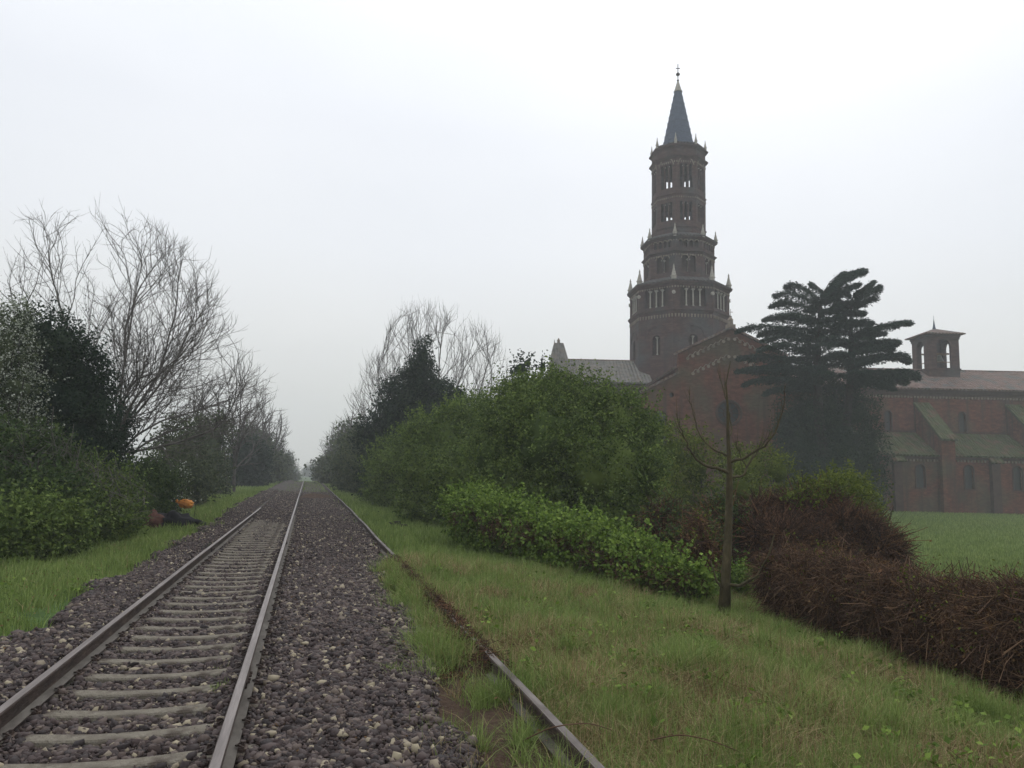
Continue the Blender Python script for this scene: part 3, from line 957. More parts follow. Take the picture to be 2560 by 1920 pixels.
# ---- lower tier
t = MB()
hC = tw['Ceave'] - tw['Cc']
faces8(t, R_C, tw['Cc'], tw['Ceave'], .55, [(x, tw['c2'], .78, tw['c1'] - .15) for x in (-1.32, -.44, .44, 1.32)])
faces8(t, R_C, tw['Cbot'], tw['Cc'] - .002, .55, [(0, tw['Cc'] - 5.6, 1.15, tw['Cc'] - 3.0)])
sub('lower_tier', tower, t, M['brick_tower'])
t = MB(); octa(t, R_C - .85, R_C - .85, tw['Cbot'] + .1, tw['Ceave'] - .1); sub('dark_core', tower, t, M['brick_dark'])
t = MB(); ringband(t, R_C, tw['Cc'] - .35, tw['Cc'] + .25, .28); ringband(t, R_C, tw['Ceave'] - .55, tw['Ceave'] - .02, .38); sub('lower_cornice', tower, t, M['brick_tower'])
# ---- middle tier
t = MB()
faces8(t, R_B, tw['b1'] + .02, tw['Beave'], .5, [(x, tw['b4'], .5, tw['b3'] - .05) for x in (-1.05, -.35, .35, 1.05)])
faces8(t, R_B, tw['Ceave'] - .6, tw['b1'], .5, [(x, tw['b2'], .84, tw['b1'] - .28) for x in (-.5, .5)])
sub('middle_tier', tower, t, M['brick_tower'])
t = MB(); octa(t, R_B - .8, R_B - .8, tw['Ceave'] - .5, tw['Beave'] - .1); sub('dark_core', tower, t, M['brick_dark'])  # core added; its darker brick stands in for the unlit inside of the openings
t = MB(); ringband(t, R_B, tw['Bc'] - .2, tw['Bc'] + .2, .3); ringband(t, R_B, tw['Beave'] - .45, tw['Beave'] - .02, .38); sub('middle_cornice', tower, t, M['brick_tower'])
# ---- upper tier, open belfry windows through which the sky shows
t = MB()
xa = (-.62, 0, .62)
faces8(t, R_A, tw['Beave'] - .5, tw['Atop'], .42, [(x, tw['a4'], .46, tw['a3']) for x in xa] + [(x, tw['a2'], .46, tw['a1']) for x in xa])
sub('upper_tier', tower, t, M['brick_tower'])
t = MB()
for zz, h, o_ in ((tw['Ac2'], .55, .38), (tw['Ac1'], .5, .4), ((tw['a2'] + tw['a3']) / 2, .3, .12), (tw['a1'] + .9, .3, .12), (tw['a4'] - 1.0, .3, .12)):
    ringband(t, R_A, zz - h / 2, zz + h / 2, o_)
sub('upper_cornice', tower, t, M['brick_tower'])
t = MB(); octa(t, R_A - .45, R_A - .45, tw['a3'] + .5, tw['a3'] + .9); octa(t, R_A - .45, R_A - .45, tw['a1'] + .8, tw['a1'] + 1.2); octa(t, R_A - .45, R_A - .45, tw['a4'] - 1.4, tw['a4'] - 1.0)
sub('floor_slab', tower, t, M['brick_dark'])
# ---- tier roofs
for nm, r0, r1, z0, z1 in (('lower_tier_roof', RR_C, R_B + .05, tw['Ceave'], tw['Bbot']), ('middle_tier_roof', RR_B, R_A + .05, tw['Beave'], tw['Abot']),
                           ('upper_tier_roof', R_A + .12, octR(1658, 1738, 371), tw['Atop'], tw['spire'])):
    t = MB(); octa(t, r0, r0, z0 - .0, z0 + .12); octa(t, r0, r1, z0 + .123, max(z1, z0 + .4)); sub(nm, tower, t, M['tile_dark'])
# ---- spire
t = MB(); rs = octR(1658, 1738, 371); rc = octR(1690.5, 1707.5, 229)
t.frustum((0, 0), rs, rc, tw['spire'] - .3, tw['cap'], 20)
for k in range(1, 9):
    f = k / 9; z = tw['spire'] - .3 + f * (tw['cap'] - tw['spire'] + .3); r = rs + (rc - rs) * f
    t.frustum((0, 0), r + .05, r + .015, z, z + .12, 20)
sp = sub('spire', tower, t, M['lead'])
t = MB(); t.frustum((0, 0), rc + .06, .12, tw['cap'], tw['rod'], 12); t.frustum((0, 0), rc + .14, rc + .14, tw['cap'] - .1, tw['cap'] - .002, 12)
sub('spire_cap', sp, t, M['pale'])
t = MB(); t.tube([(0, 0, tw['rod'] - .2), (0, 0, tw['tip'])], .05, 6)
for zc, r in ((tw['ball'], .28), (tw['ball'] - .9, .16)):
    t.frustum((0, 0), r * .5, r, zc - r * .8, zc - r * .2, 10); t.frustum((0, 0), r, r, zc - r * .2 + .002, zc + r * .2, 10); t.frustum((0, 0), r, r * .5, zc + r * .2 + .002, zc + r * .8, 10)
t.box((-.28, -.04, tw['tip'] - .7), (.28, .04, tw['tip'] - .6))
sub('finial', sp, t, M['rust'])


def pinnacle_mesh(h, w, m, name='pinnacle'):
    mb = MB(); mb.frustum((0, 0), w * .55, w * .55, -.3, h * .18, 8); mb.frustum((0, 0), w * .7, w * .7, h * .18 + .002, h * .22, 8)
    mb.frustum((0, 0), w * .56, w * .12, h * .22 + .002, h * .9, 8); mb.frustum((0, 0), w * .2, w * .2, h * .9 + .002, h * .95, 6); mb.frustum((0, 0), w * .16, .02, h * .95 + .002, h * 1.12, 6)
    return mb.mesh(name, M[m])


for R, z, h, w, m in ((RR_C * .93, tw['Ceave'] + .25, 1.75, .62, 'pale'), (RR_B * .94, tw['Beave'] + .15, 1.35, .46, 'pale'), (R_A * 1.0, tw['Atop'] + .1, 1.15, .34, 'pale')):
    me = pinnacle_mesh(h, w, m)
    for k in range(8):
        a = OCT_ROT + k * math.pi / 4
        link('pinnacle', me, tower, (R * math.cos(a), R * math.sin(a), z))


def column_mesh(h, r):
    mb = MB(); mb.frustum((0, 0), r * 1.7, r * 1.7, 0, .1, 6); mb.frustum((0, 0), r * 1.05, r * .92, .102, h - .32, 8)
    mb.frustum((0, 0), r, r * 2.1, h - .318, h - .1, 6); mb.box((-r * 2.2, -r * 2.2, h - .098), (r * 2.2, r * 2.2, h))
    return mb.mesh('column', M['pale'])


def columns(xs_, zb, zt, R, r, ks=(0, 1, 2, 3, 4, 5, 6, 7), inset=.25):
    me = column_mesh(zt - zb, r)
    for k in ks:
        for x_ in xs_:
            p, a = on_face(k, x_, -inset, zb, R)
            o_ = link('column', me, tower, tuple(p)); o_.rotation_euler = (0, 0, a)


vis = (0, 1, 6, 7, 5)                # faces turned to the viewer get their colonnettes in full
columns((-.88, 0, .88), tw['c2'], tw['c1'] - .58, R_C, .095, inset=.05)
columns((0,), tw['b2'], tw['b1'] - .75, R_B, .10, ks=vis)
columns((-.31, .31), tw['a2'], tw['a1'] - .2, R_A, .05, ks=vis, inset=.12)
columns((-.31, .31), tw['a4'], tw['a3'] - .2, R_A, .05, ks=vis, inset=.12)
columns((0,), tw['Cc'] - 5.5, tw['Cc'] - 3.2, R_C, .085, ks=(0, 7), inset=.3)


def corbels(mb, R, w, z, n, s=.13, h=.22, out=.1):
    for k in range(8):
        for i in range(n):
            x = -w / 2 + (i + .5) * w / n
            p, a = on_face(k, x, 0, z, R)
            V = np.array([(-s / 2, -out, 0), (s / 2, -out, 0), (s / 2, .0, 0), (-s / 2, .0, 0), (-s * .8, -out, h), (s * .8, -out, h), (s * .8, 0, h), (-s * .8, 0, h)])
            mb.add(rotz(V, a) + p, [(0, 3, 2, 1), (4, 5, 6, 7), (0, 1, 5, 4), (1, 2, 6, 5), (2, 3, 7, 6), (3, 0, 4, 7)])


t = MB(); corbels(t, R_C, wC, tw['Cc'] - .85, 12, s=.14, h=.42); corbels(t, R_C, wC, tw['Ceave'] - .85, 14, s=.12, h=.22); corbels(t, R_B, wB, tw['Bc'] - .5, 10, s=.11, h=.26)
corbels(t, R_B, wB, tw['Beave'] - .62, 10, s=.10, h=.14); corbels(t, R_A, wA, tw['Ac2'] - .7, 9, s=.09, h=.22); corbels(t, R_A, wA, (tw['a2'] + tw['a3']) / 2 - .5, 9, s=.07, h=.2)
sub('corbel_frieze', tower, t, M['plaster'])
for k in range(8):                  # round medallions on the corner piers, and arch rings round the openings
    t = MB(); a = OCT_ROT + k * math.pi / 4
    c = np.array([(R_C + .02) * math.cos(a), (R_C + .02) * math.sin(a), (tw['c1'] + tw['c2']) / 2 + .3])
    th = np.arange(10) * math.pi / 5
    V = [c + .24 * (math.cos(q) * np.array([-math.sin(a), math.cos(a), 0]) + math.sin(q) * np.array([0, 0, 1])) + s_ * .12 * np.array([math.cos(a), math.sin(a), 0]) for s_ in (-1, 1) for q in th]
    t.add(V, [tuple(range(10))[::-1], tuple(range(10, 20))] + [(i, (i + 1) % 10, 10 + (i + 1) % 10, 10 + i) for i in range(10)])
    sub('medallion', tower, t, M['pale'])


def arch_ring(mb, k, x, z, r, w_, R, out=.06, n=9):
    th = np.linspace(0, math.pi, n)
    for i in range(n - 1):
        Q = []
        for yy in (-.004, out):
            for rr_, q in ((r, th[i]), (r + w_, th[i]), (r + w_, th[i + 1]), (r, th[i + 1])):
                p, a = on_face(k, x + rr_ * math.cos(q), yy, z + rr_ * math.sin(q), R); Q.append(p)
        mb.add(Q, [(0, 1, 2, 3), (7, 6, 5, 4), (0, 4, 5, 1), (1, 5, 6, 2), (2, 6, 7, 3), (3, 7, 4, 0)])


for k in range(8):
    for args in [(x_, tw['b1'] - .28 - .42, .44, .10, R_B, .06, 7) for x_ in (-.5, .5)] + [(0, tw['Cc'] - 3.3, 1.35, .26, R_C, .10, 13), (0, tw['a1'] - .15, 1.0, .14, R_A, .06, 11)] + [(x_, tw['b3'] - .30, .26, .07, R_B, .06, 7) for x_ in (-1.05, -.35, .35, 1.05)]:
        t = MB(); arch_ring(t, k, *args); sub('arch_moulding', tower, t, M['brick_tower' if args[2] > 1 else 'plaster'])

# ---- transept facing the railway
DT = 76.0; yT = DT - VX
xa_, za_ = cx_(1828, 822, DT), cz_(1828, 822, DT)
xl, zl = cx_(1696, 884, DT), cz_(1696, 884, DT)
xr = 2 * xa_ - xl; zr = zl
xl2, zl2 = cx_(1603, 983, DT), cz_(1603, 983, DT); zl1 = cz_(1696, 934, DT)
xr2 = 2 * xa_ - xl2
zrose = cz_(1822, 1032, DT)
outline = [(xl2, -.6), (xr2, -.6), (xr2, zl2), (xr, zl1), (xr, zr), (xa_, za_), (xl, zl), (xl, zl1), (xl2, zl2)]
holes = [(cx_(1822, 1032, DT), zrose, 1.12), (cx_(1679, 987, DT), cz_(1679, 987, DT), .24), (cx_(1648, 1038, DT) + .1, cz_(1648, 1110, DT), 1.25, cz_(1648, 1026, DT))]
V, F = panel(outline, 0, 0, .7, holes)
t = MB(); t.add(V + np.array([0, yT, 0]), F); sub('transept_facade', church, t, M['brick'])
t = MB()
for h_ in holes[:2]: t.frustum((0, 0), h_[2] - .01, h_[2] - .01, 0, .1, 20); t.v[-1] = np.stack([h_[0] + t.v[-1][:, 0], yT + .42 + t.v[-1][:, 2], h_[1] + t.v[-1][:, 1]], 1)
g1 = sub('rose_window', church, t, M['glass'])
t = MB(); hx, hz, hr = holes[0]
for k in range(10):
    a = k * math.pi / 5
    t.tube([(hx, yT + .32, hz), (hx + hr * math.cos(a), yT + .32, hz + hr * math.sin(a))], .05, 4)
t.tube([(hx + .45 * math.cos(a), yT + .3, hz + .45 * math.sin(a)) for a in np.linspace(0, 2 * math.pi, 17)], .06, 4)
t.tube([(hx + (hr + .12) * math.cos(a), yT - .02, hz + (hr + .12) * math.sin(a)) for a in np.linspace(0, 2 * math.pi, 25)], .13, 6)
sub('tracery', g1, t, M['brick_dark'])
t = MB(); h_ = holes[2]; t.box((h_[0] - h_[2] / 2 - .1, yT + .45, h_[1] - .1), (h_[0] + h_[2] / 2 + .1, yT + .5, h_[3] + .1)); sub('window', church, t, M['glass'])
# side walls and roofs of the transept
zE = cz_(1696, 917, DT)
t = MB()
for s_ in (-1, 1):
    xw = xa_ + s_ * abs(xl - xa_); a, b = sorted((xw, xw - s_ * .6))
    t.box((a, yT + .702, zl2 - 2), (b, -2, zE))
    xw = xa_ + s_ * abs(xl2 - xa_); a, b = sorted((xw, xw - s_ * .6))
    t.box((a, yT + .702, -.6), (b, -4, zl2 - .3))
sub('transept_wall', church, t, M['brick'])
zRg = zE + (za_ - zl) * .98


def slope(mb, x0, z0, x1, z1, y0, y1, th=.22):
    n = np.array([-(z1 - z0), x1 - x0]); n = n / np.linalg.norm(n) * th
    if n[1] < 0: n = -n
    mb.prism([(x0, z0), (x1, z1), (x1 + n[0], z1 + n[1]), (x0 + n[0], z0 + n[1])], 'y', y0, y1)


t = MB()
slope(t, xl - .4, zE - .2, xa_, zRg, yT + .705, -1); slope(t, xr + .4, zE - .2, xa_, zRg, yT + .705, -1)
slope(t, xl2 - .4, zl2 - .45, xl, zl1 - .25, yT + .705, -3); slope(t, xr2 + .4, zl2 - .45, xr, zl1 - .25, yT + .705, -3)
sub('transept_roof', church, t, M['tile'])
t = MB()      # tiled copings along the gable
slope(t, xl - .25, zl - .06, xa_, za_ + .02, yT - .25, yT + .9, .2); slope(t, xr + .25, zr - .06, xa_, za_ + .02, yT - .25, yT + .9, .2)
slope(t, xl2 - .3, zl2 - .1, xl - .01, zl1 + .02, yT - .25, yT + .9, .2); slope(t, xr2 + .3, zl2 - .1, xr + .01, zl1 + .02, yT - .25, yT + .9, .2)
sub('gable_coping', church, t, M['tile'])
t = MB(); sl = (za_ - zl) / (xa_ - xl)
for off_, nrow, a0 in ((.95, 9, 0), (2.75, 8, 0)):
    for s_ in (-1, 1):
        for i in range(nrow):
            dx_ = .3 + i * .52
            if dx_ > abs(xl - xa_) - .5: break
            X = xa_ + s_ * dx_; Z = za_ - off_ - dx_ * sl
            t.frustum((0, 0), .15, .17, 0, .16, 8); t.v[-1] = np.stack([X + t.v[-1][:, 0], yT - .001 - t.v[-1][:, 2], Z + t.v[-1][:, 1]], 1)
            if i: t.tube([(X, yT - .04, Z + .12), (X - s_ * .26, yT - .05, Z + .34 + sl * .26), (X - s_ * .52, yT - .04, Z + .12 + sl * .52)], .05, 4)
sub('gable_frieze', church, t, M['plaster'])
t = MB()
t.box((xa_ - .42, yT - .1, za_ + .05), (xa_ + .42, yT + .6, za_ + .45)); t.frustum((xa_, yT + .25), .30, .26, za_ + .453, za_ + .95, 8); t.frustum((xa_, yT + .25), .33, .06, za_ + .953, za_ + 1.3, 8)
t.tube([(xa_, yT + .25, za_ + 1.25), (xa_, yT + .25, za_ + 2.1)], .03, 5); t.tube([(xa_ - .26, yT + .25, za_ + 1.78), (xa_ + .26, yT + .25, za_ + 1.78)], .03, 5)
sub('gable_cross', church, t, M['plaster'])

# ---- choir, left of the tower
xc0 = cx_(1405, 930, VX); ridz = cz_(1500, 905, VX); cev = cz_(1530, 956, 94.2)
t = MB(); slope(t, -6.6, cev - .1, 0, ridz, 0, 0)
t = MB()
def slope_y(mb, y0, z0, y1, z1, x0, x1, th=.22):
    n = np.array([-(z1 - z0), y1 - y0]); n = n / np.linalg.norm(n) * th
    if n[1] < 0: n = -n
    mb.prism([(y0, z0), (y1, z1), (y1 + n[0], z1 + n[1]), (y0 + n[0], z0 + n[1])], 'x', x0, x1)


slope_y(t, -6.0, cev - .15, 0, ridz, xc0 + .2, -4.6); slope_y(t, 6.0, cev - .15, 0, ridz, xc0 + .2, -4.6)
sub('choir_roof', church, t, M['tile_grey'])
t = MB(); t.box((xc0, -5.5, -.6), (-4.6, 5.5, cev - .2)); t.box((xc0 - .05, -5.75, cev - .75), (-4.6, -5.502, cev - .25)); sub('choir_wall', church, t, M['brick_tower'])
t = MB(); t.tube([(xc0 + .1, 0, ridz + .22), (-4.8, 0, ridz + .22)], .13, 6); sub('ridge_tiles', church, t, M['tile'])
gb = MB(); gx = cx_(1395, 900, VX); gz0, gz1 = cz_(1395, 935, VX) - .6, cz_(1394, 861, VX)
for (X0, X1, Y_, Z_) in ((gx - 1.55, gx + 1.55, 5.2, gz0),):
    Vv = [(X0, -Y_, Z_), (X1, -Y_, Z_), (X1, Y_, Z_), (X0, Y_, Z_), (gx - .62, -1.1, gz1), (gx + .62, -1.1, gz1), (gx + .62, 1.1, gz1), (gx - .62, 1.1, gz1)]
    gb.add(Vv, [(0, 3, 2, 1), (4, 5, 6, 7), (0, 1, 5, 4), (1, 2, 6, 5), (2, 3, 7, 6), (3, 0, 4, 7)])
for i in range(8):
    f = (i + .5) / 8; gb.tube([(gx - 1.55 + 3.1 * f, -5.23, gz0), (gx - .62 + 1.24 * f, -1.13, gz1)], .07, 4)
sub('gable_roof', church, gb, M['tile_grey'])
t = MB(); t.frustum((gx, -.6), .22, .16, gz1, gz1 + .35, 8); t.frustum((gx, -.6), .26, .03, gz1 + .352, gz1 + .75, 8); t.frustum((gx - .58, -.9), .07, .02, gz1, gz1 + .5, 6)
sub('gable_finial', church, t, M['plaster'])
t = MB(); t.box((gx - 1.5, -5.1, -.6), (gx + 1.5, 5.1, gz0)); sub('choir_end_wall', church, t, M['brick_tower'])

# ---- nave and aisle running off to the right
DA, DN = 90.0, 94.6; yA, yN = DA - VX, DN - VX
x0 = xr2 + .1; x1 = cx_(2900, 1100, DA)
nez = cz_(2400, 974, DN - .7); nrz = cz_(2401, 931, VX)
at0 = cz_(2400, 1088, DN); aez = cz_(2400, 1142, DA - .5)
bay = cx_(2358, 1100, DA) - cx_(2237, 1100, DA); bx0 = cx_(2237, 1100, DA)
nb = [bx0 + i * bay for i in range(-2, 6)]
wz0, wz1 = cz_(2303, 1219, DA), cz_(2303, 1161, DA)
V, F = panel(x1 - x0, -.6, aez, .6, [(b + bay * .5, wz0, 1.05, wz1) for b in nb if b + bay < x1 and b > x0], x0=x0)
t = MB(); t.add(V + np.array([0, yA, 0]), F); sub('aisle_wall', church, t, M['brick'])
cz0, cz1 = at0 + .15, cz_(2406, 1031, DN)
cwx = [cx_(2406, 1050, DN) + i * bay * 1.62 for i in (-1, 0, 1, 2)]
V, F = panel(x1 - x0, at0 - .8, nez, .6, [(b, cz0, .82, cz1) for b in cwx if x0 < b < x1 - 1], x0=x0)
t = MB(); t.add(V + np.array([0, yN, 0]), F); sub('nave_wall', church, t, M['brick'])


def church_window(x, z0, w, z1, yy):
    mb = MB(); mb.box((x - w / 2 - .05, yy + .36, z0 - .05), (x + w / 2 + .05, yy + .40, z1 + .05))
    o_ = sub('window', church, mb, M['glass'])
    mb = MB(); r = w / 2
    mb.tube([(x - r - .06, yy - .01, z0)] + [(x + (r + .06) * math.cos(a), yy - .01, z1 - r + (r + .06) * math.sin(a)) for a in np.linspace(math.pi, 0, 9)] + [(x + r + .06, yy - .01, z0)], .09, 4)
    mb.box((x - r - .16, yy - .1, z0 - .16), (x + r + .16, yy + .3, z0 - .003))
    sub('window_frame', o_, mb, M['brick_dark'])
    mb = MB()
    for f in (.3, .5, .7): mb.box((x - r, yy + .33, z0 + (z1 - z0) * f - .02), (x + r, yy + .355, z0 + (z1 - z0) * f + .02))
    mb.box((x - .02, yy + .325, z0), (x + .02, yy + .357, z1 - .1))
    sub('glazing_bar', o_, mb, M['rust'])


for b in nb:
    if b + bay < x1 and b > x0: church_window(b + bay * .5, wz0, 1.05, wz1, yA)
for b in cwx:
    if x0 < b < x1 - 1: church_window(b, cz0, .82, cz1, yN)
t = MB(); slope_y(t, yN - .75, nez - .1, 0, nrz, x0 - 3, x1); slope_y(t, 6.2, nez - .1, 0, nrz, x0 - 3, x1); sub('nave_roof', church, t, M['tile'])
t = MB(); t.tube([(x0 - 3, 0, nrz + .22), (x1, 0, nrz + .22)], .13, 6); sub('ridge_tiles', church, t, M['tile'])
t = MB(); slope_y(t, yA - .5, aez - .05, yN - .002, at0, x0, x1); sub('aisle_roof', church, t, M['tile_moss'])
t = MB()
t.box((x0, yN - .42, nez - .5), (x1, yN - .002, nez - .1)); t.box((x0, yN - .2, nez - .85), (x1, yN - .002, nez - .503))
t.box((x0, yA - .25, aez - .35), (x1, yA - .002, aez - .1)); t.box((x0, yN - .12, at0 + .28), (x1, yN - .002, at0 + .42))
sub('cornice', church, t, M['brick_dark'])
t = MB()
n_ = int((x1 - x0) / .4)
for i in range(n_):
    X = x0 + .2 + i * .4
    t.box((X - .09, yN - .19, nez - 1.12), (X + .09, yN - .003, nez - .855)); t.box((X - .13, yN - .21, nez - .98), (X + .13, yN - .191, nez - .87))
    if abs(((X - bx0) / bay + .5) % 1 - .5) * bay > .75:
        t.box((X - .09, yA - .16, aez - .62), (X + .09, yA - .003, aez - .355))
sub('corbel_frieze', church, t, M['plaster'])
# raking buttresses
for i, b in enumerate(nb):
    if b < x0 + .5 or b > x1 - 1: continue
    mb = MB()
    if (i % 2) == 1:      # tall raking buttress wall standing over the aisle roof
        zf = cz_(2358, 1100, DA - .9); zt = cz_(2283, 1012, DN)
        mb.prism([(yA - 1.0, -.6), (yA - .003, -.6), (yA - .003, aez + .1), (yN - .004, at0 - .2), (yN - .004, zt), (yA - 1.0, zf)], 'x', b - .8, b + .8)
        o_ = sub('buttress', church, mb, M['brick'])
        mb = MB(); slope_y(mb, yA - 1.25, zf - .1, yN - .006, zt + .12, b - 1.0, b + 1.0, .25); sub('buttress_coping', o_, mb, M['tile_moss'])
    else:
        mb.box((b - .48, yA - .62, -.6), (b + .48, yA - .003, aez - .55))
        o_ = sub('buttress', church, mb, M['brick_dark'])
        mb = MB(); slope_y(mb, yA - .95, aez - .75, yA - .1, aez + .06, b - .75, b + .75, .18); sub('buttress_coping', o_, mb, M['tile_moss'])
mb = MB()
for px in (2519, 2290, 2168, 2440 + 160): mb.box((cx_(px, 1040, DN) - .25, yN - .14, at0 + .43), (cx_(px, 1040, DN) + .25, yN - .003, nez - .86))
sub('pilaster', church, mb, M['brick_dark'])
# low chapel between transept and aisle
mb = MB(); cxa, cxb = cx_(1990, 1200, 84), cx_(2190, 1200, 84); czt = cz_(2000, 1172, 84)
mb.box((cxa, -16, -.6), (cxb, yA - .7, czt)); o_ = sub('chapel_wall', church, mb, M['brick'])
mb = MB(); slope_y(mb, -16.4, czt - .05, yA - .71, czt + 1.6, cxa - .3, cxb + .2, .2); sub('chapel_roof', church, mb, M['tile_moss'])
mb = MB(); X = cx_(1970, 1180, 83)
mb.prism([(X - 1.05, -.6), (X + 1.05, -.6), (X + 1.05, czt), (X, czt + 1.0), (X - 1.05, czt)], 'y', -17.6, -16.01); sub('porch', church, mb, M['brick'])

# ---- small square belfry on the nave roof
DB = 97.6
bz0, bz1 = nrz - 1.6, cz_(2350, 836, DB)
bxl, bxr = cx_(2321, 880, DB), cx_(2398, 880, DB); bs = bxr - bxl
bell = thing('belfry', tuple(W0 + FU * ((bxl + bxr) / 2) + FV * (DB - VX + bs / 2) + np.array([0, 0, FIELD + bz0])), 'small square brick belfry with arched openings rising behind the nave roof', 'belfry', rotz=-YAW)
Hb = bz1 - bz0; ob = cz_(2350, 919, DB) - bz0; ot = cz_(2350, 848, DB) - bz0
t = MB()
V, F = panel(bs, 0, Hb, .4, [(0, ob, bs * .47, ot)])
V = V + np.array([0, -bs / 2, 0])
V2, F2 = panel(bs - .81, 0, Hb, .4, [(0, ob, bs * .44, ot)]); V2 = V2 + np.array([0, -bs / 2, 0])
for k in range(4):
    t.add(rotz(V if k % 2 == 0 else V2, k * math.pi / 2), F if k % 2 == 0 else F2)
sub('belfry_wall', bell, t, M['brick_tower'])
t = MB(); e = bs / 2 + .62
t.box((-e, -e, Hb), (e, e, Hb + .14)); t.add([(-e, -e, Hb + .143), (e, -e, Hb + .143), (e, e, Hb + .143), (-e, e, Hb + .143), (0, 0, Hb + 1.15)], [(0, 1, 4), (1, 2, 4), (2, 3, 4), (3, 0, 4), (3, 2, 1, 0)])
sub('belfry_roof', bell, t, M['tile'])
t = MB()
for z_, w_, h_ in ((Hb - .32, .16, .3), (Hb - .62, .08, .28), (ob - .28, .12, .2)):
    e = bs / 2 + w_
    for k in range(4):
        V = np.array([(-e, -e, z_), (e, -e, z_), (e, -bs / 2 - .003, z_), (-e, -bs / 2 - .003, z_), (-e, -e, z_ + h_), (e, -e, z_ + h_), (e, -bs / 2 - .003, z_ + h_), (-e, -bs / 2 - .003, z_ + h_)])
        if k % 2: V[:, 0] = np.clip(V[:, 0], -bs / 2 + .0, bs / 2 - .0)
        t.add(rotz(V, k * math.pi / 2), [(0, 3, 2, 1), (4, 5, 6, 7), (0, 1, 5, 4), (1, 2, 6, 5), (2, 3, 7, 6), (3, 0, 4, 7)])
sub('string_course', bell, t, M['brick_tower'])
t = MB(); t.frustum((0, 0), .26, .2, Hb + 1.0, Hb + 1.3, 6); t.frustum((0, 0), .18, .03, Hb + 1.302, Hb + 2.4, 6); t.tube([(0, 0, Hb + 2.3), (0, 0, Hb + 2.9)], .02, 4); sub('finial', bell, t, M['lead'])
t = MB()
for k, (bxx, byy) in enumerate(((.35, -.35), (-.4, .5))):
    zt_ = ob + 1.95
    for (z_a, z_b, ra, rb) in ((0, .12, .50, .46), (.12, .5, .46, .30), (.5, .8, .30, .25), (.8, .9, .25, .1)):
        t.frustum((bxx, byy), ra, rb, zt_ - .9 + z_a, zt_ - .9 + z_b - .001, 14)
sub('bell', bell, t, M['bronze'])
t = MB(); t.box((-bs / 2 + .41, -.45, ob + 2.0), (bs / 2 - .41, -.25, ob + 2.2)); t.box((-bs / 2 + .41, .4, ob + 2.0), (bs / 2 - .41, .6, ob + 2.2))
t.tube([(-bs / 2 + .2, -bs / 2 + .15, ob + .75), (bs / 2 - .2, -bs / 2 + .15, ob + .75)], .05, 4); t.tube([(-bs / 2 + .15, -bs / 2 + .2, ob + .75), (-bs / 2 + .15, bs / 2 - .2, ob + .75)], .05, 4)
sub('beam', bell, t, M['wood'])

# ============================================================ trees and bushes, left side

# big bare tree with several fanning limbs
D = 28.0
def L(*pts): return [at(a, b, D) + FV * c for (a, b, c) in pts]
r0 = at(232, 1035, D); r0[2] = float(gz(r0[0], r0[1])) - .1
crown = [(8, 650), (20, 560), (55, 465), (145, 455), (215, 460), (290, 455), (355, 500), (400, 540), (455, 580), (475, 660), (460, 700), (520, 690), (515, 745), (550, 780), (570, 830), (575, 880), (520, 940), (470, 990), (380, 1010), (300, 1030), (200, 1040), (190, 960), (170, 870), (90, 760), (10, 720)]
limbs = [(0, L((236, 960, 0), (240, 880, .2), (262, 790, .5), (270, 690, .4))), (0, L((228, 930, -.2), (200, 800, -.6), (165, 690, -1.0), (150, 600, -1.2))),
         (0, L((252, 930, .3), (305, 850, .8), (350, 780, 1.0), (385, 700, 1.2))), (0, L((262, 920, -.4), (320, 830, -1.0), (400, 820, -1.5), (470, 770, -1.5))), (0, L((262, 960, .1), (330, 905, .4), (420, 880, .7), (500, 850, .9))),
         (0, L((250, 985, -.3), (320, 975, -.8), (400, 965, -1.0), (470, 945, -1.2)))]
limbs += [(0, L((240, 950, .4), (225, 850, 1.2), (215, 740, 2.0), (225, 620, 2.2))), (0, L((238, 960, -.4), (215, 840, -1.2), (120, 700, -1.8), (60, 640, -1.8))), (0, L((250, 940, .2), (300, 800, 1.6), (330, 660, 1.8), (345, 580, 1.6))),
          (0, L((262, 975, .6), (330, 930, 1.6), (430, 920, 2.0), (530, 870, 2.2))), (0, L((262, 955, -.6), (340, 870, -1.8), (440, 800, -2.2), (500, 730, -2.2)))]
P, par = grow([r0], limbs, crown, trop=.035, every=(3, 5), l1=(2.6, 5.4), ratio=(.42, .72), minlen=.3)
bare_tree('bare_tree', P, par, 'largest leafless tree with limbs fanning out over the ivy and shrubs left of the line', 'tree', tip=.0066, expo=2.45, twigs=.8, twig_len=.42, split=.03, rmax=.22)
bush('ivy_clump', [vb(236, 985, 26, 60, 27.6, .7), vb(262, 940, 22, 40, 27.4, .5), vb(205, 880, 18, 50, 27.5, .4)], 9000, .10, 'leaf_ivy', 'dark ivy wrapped round the foot of the largest leafless tree', 'ivy', core=.6, stems=3)
bush('ivy_clad_tree', [vb(85, 740, 42, 68, 22), vb(125, 770, 60, 85, 22), vb(165, 830, 58, 75, 22.6), vb(100, 880, 105, 110, 22), vb(195, 900, 42, 80, 23), vb(30, 830, 60, 100, 21.5), vb(150, 960, 90, 70, 22)], 52000, .085, 'leaf_ivy',
     'tall dark evergreen mass smothered in ivy at the left edge', 'tree', core=.72, stems=5, lo=.66, hi=1.12, per=12)
bush('blossoming_shrub', [vb(8, 760, 46, 80, 20), vb(40, 700, 30, 45, 20.3), vb(-30, 800, 60, 120, 19.5), vb(35, 840, 50, 40, 19.6)], 15000, .07, 'leaf_grey',
     'shrub covered in small white blossom at the left edge', 'shrub', core=.55, flowers=(11000, .05, 'blossom'), lo=.6, hi=1.15)
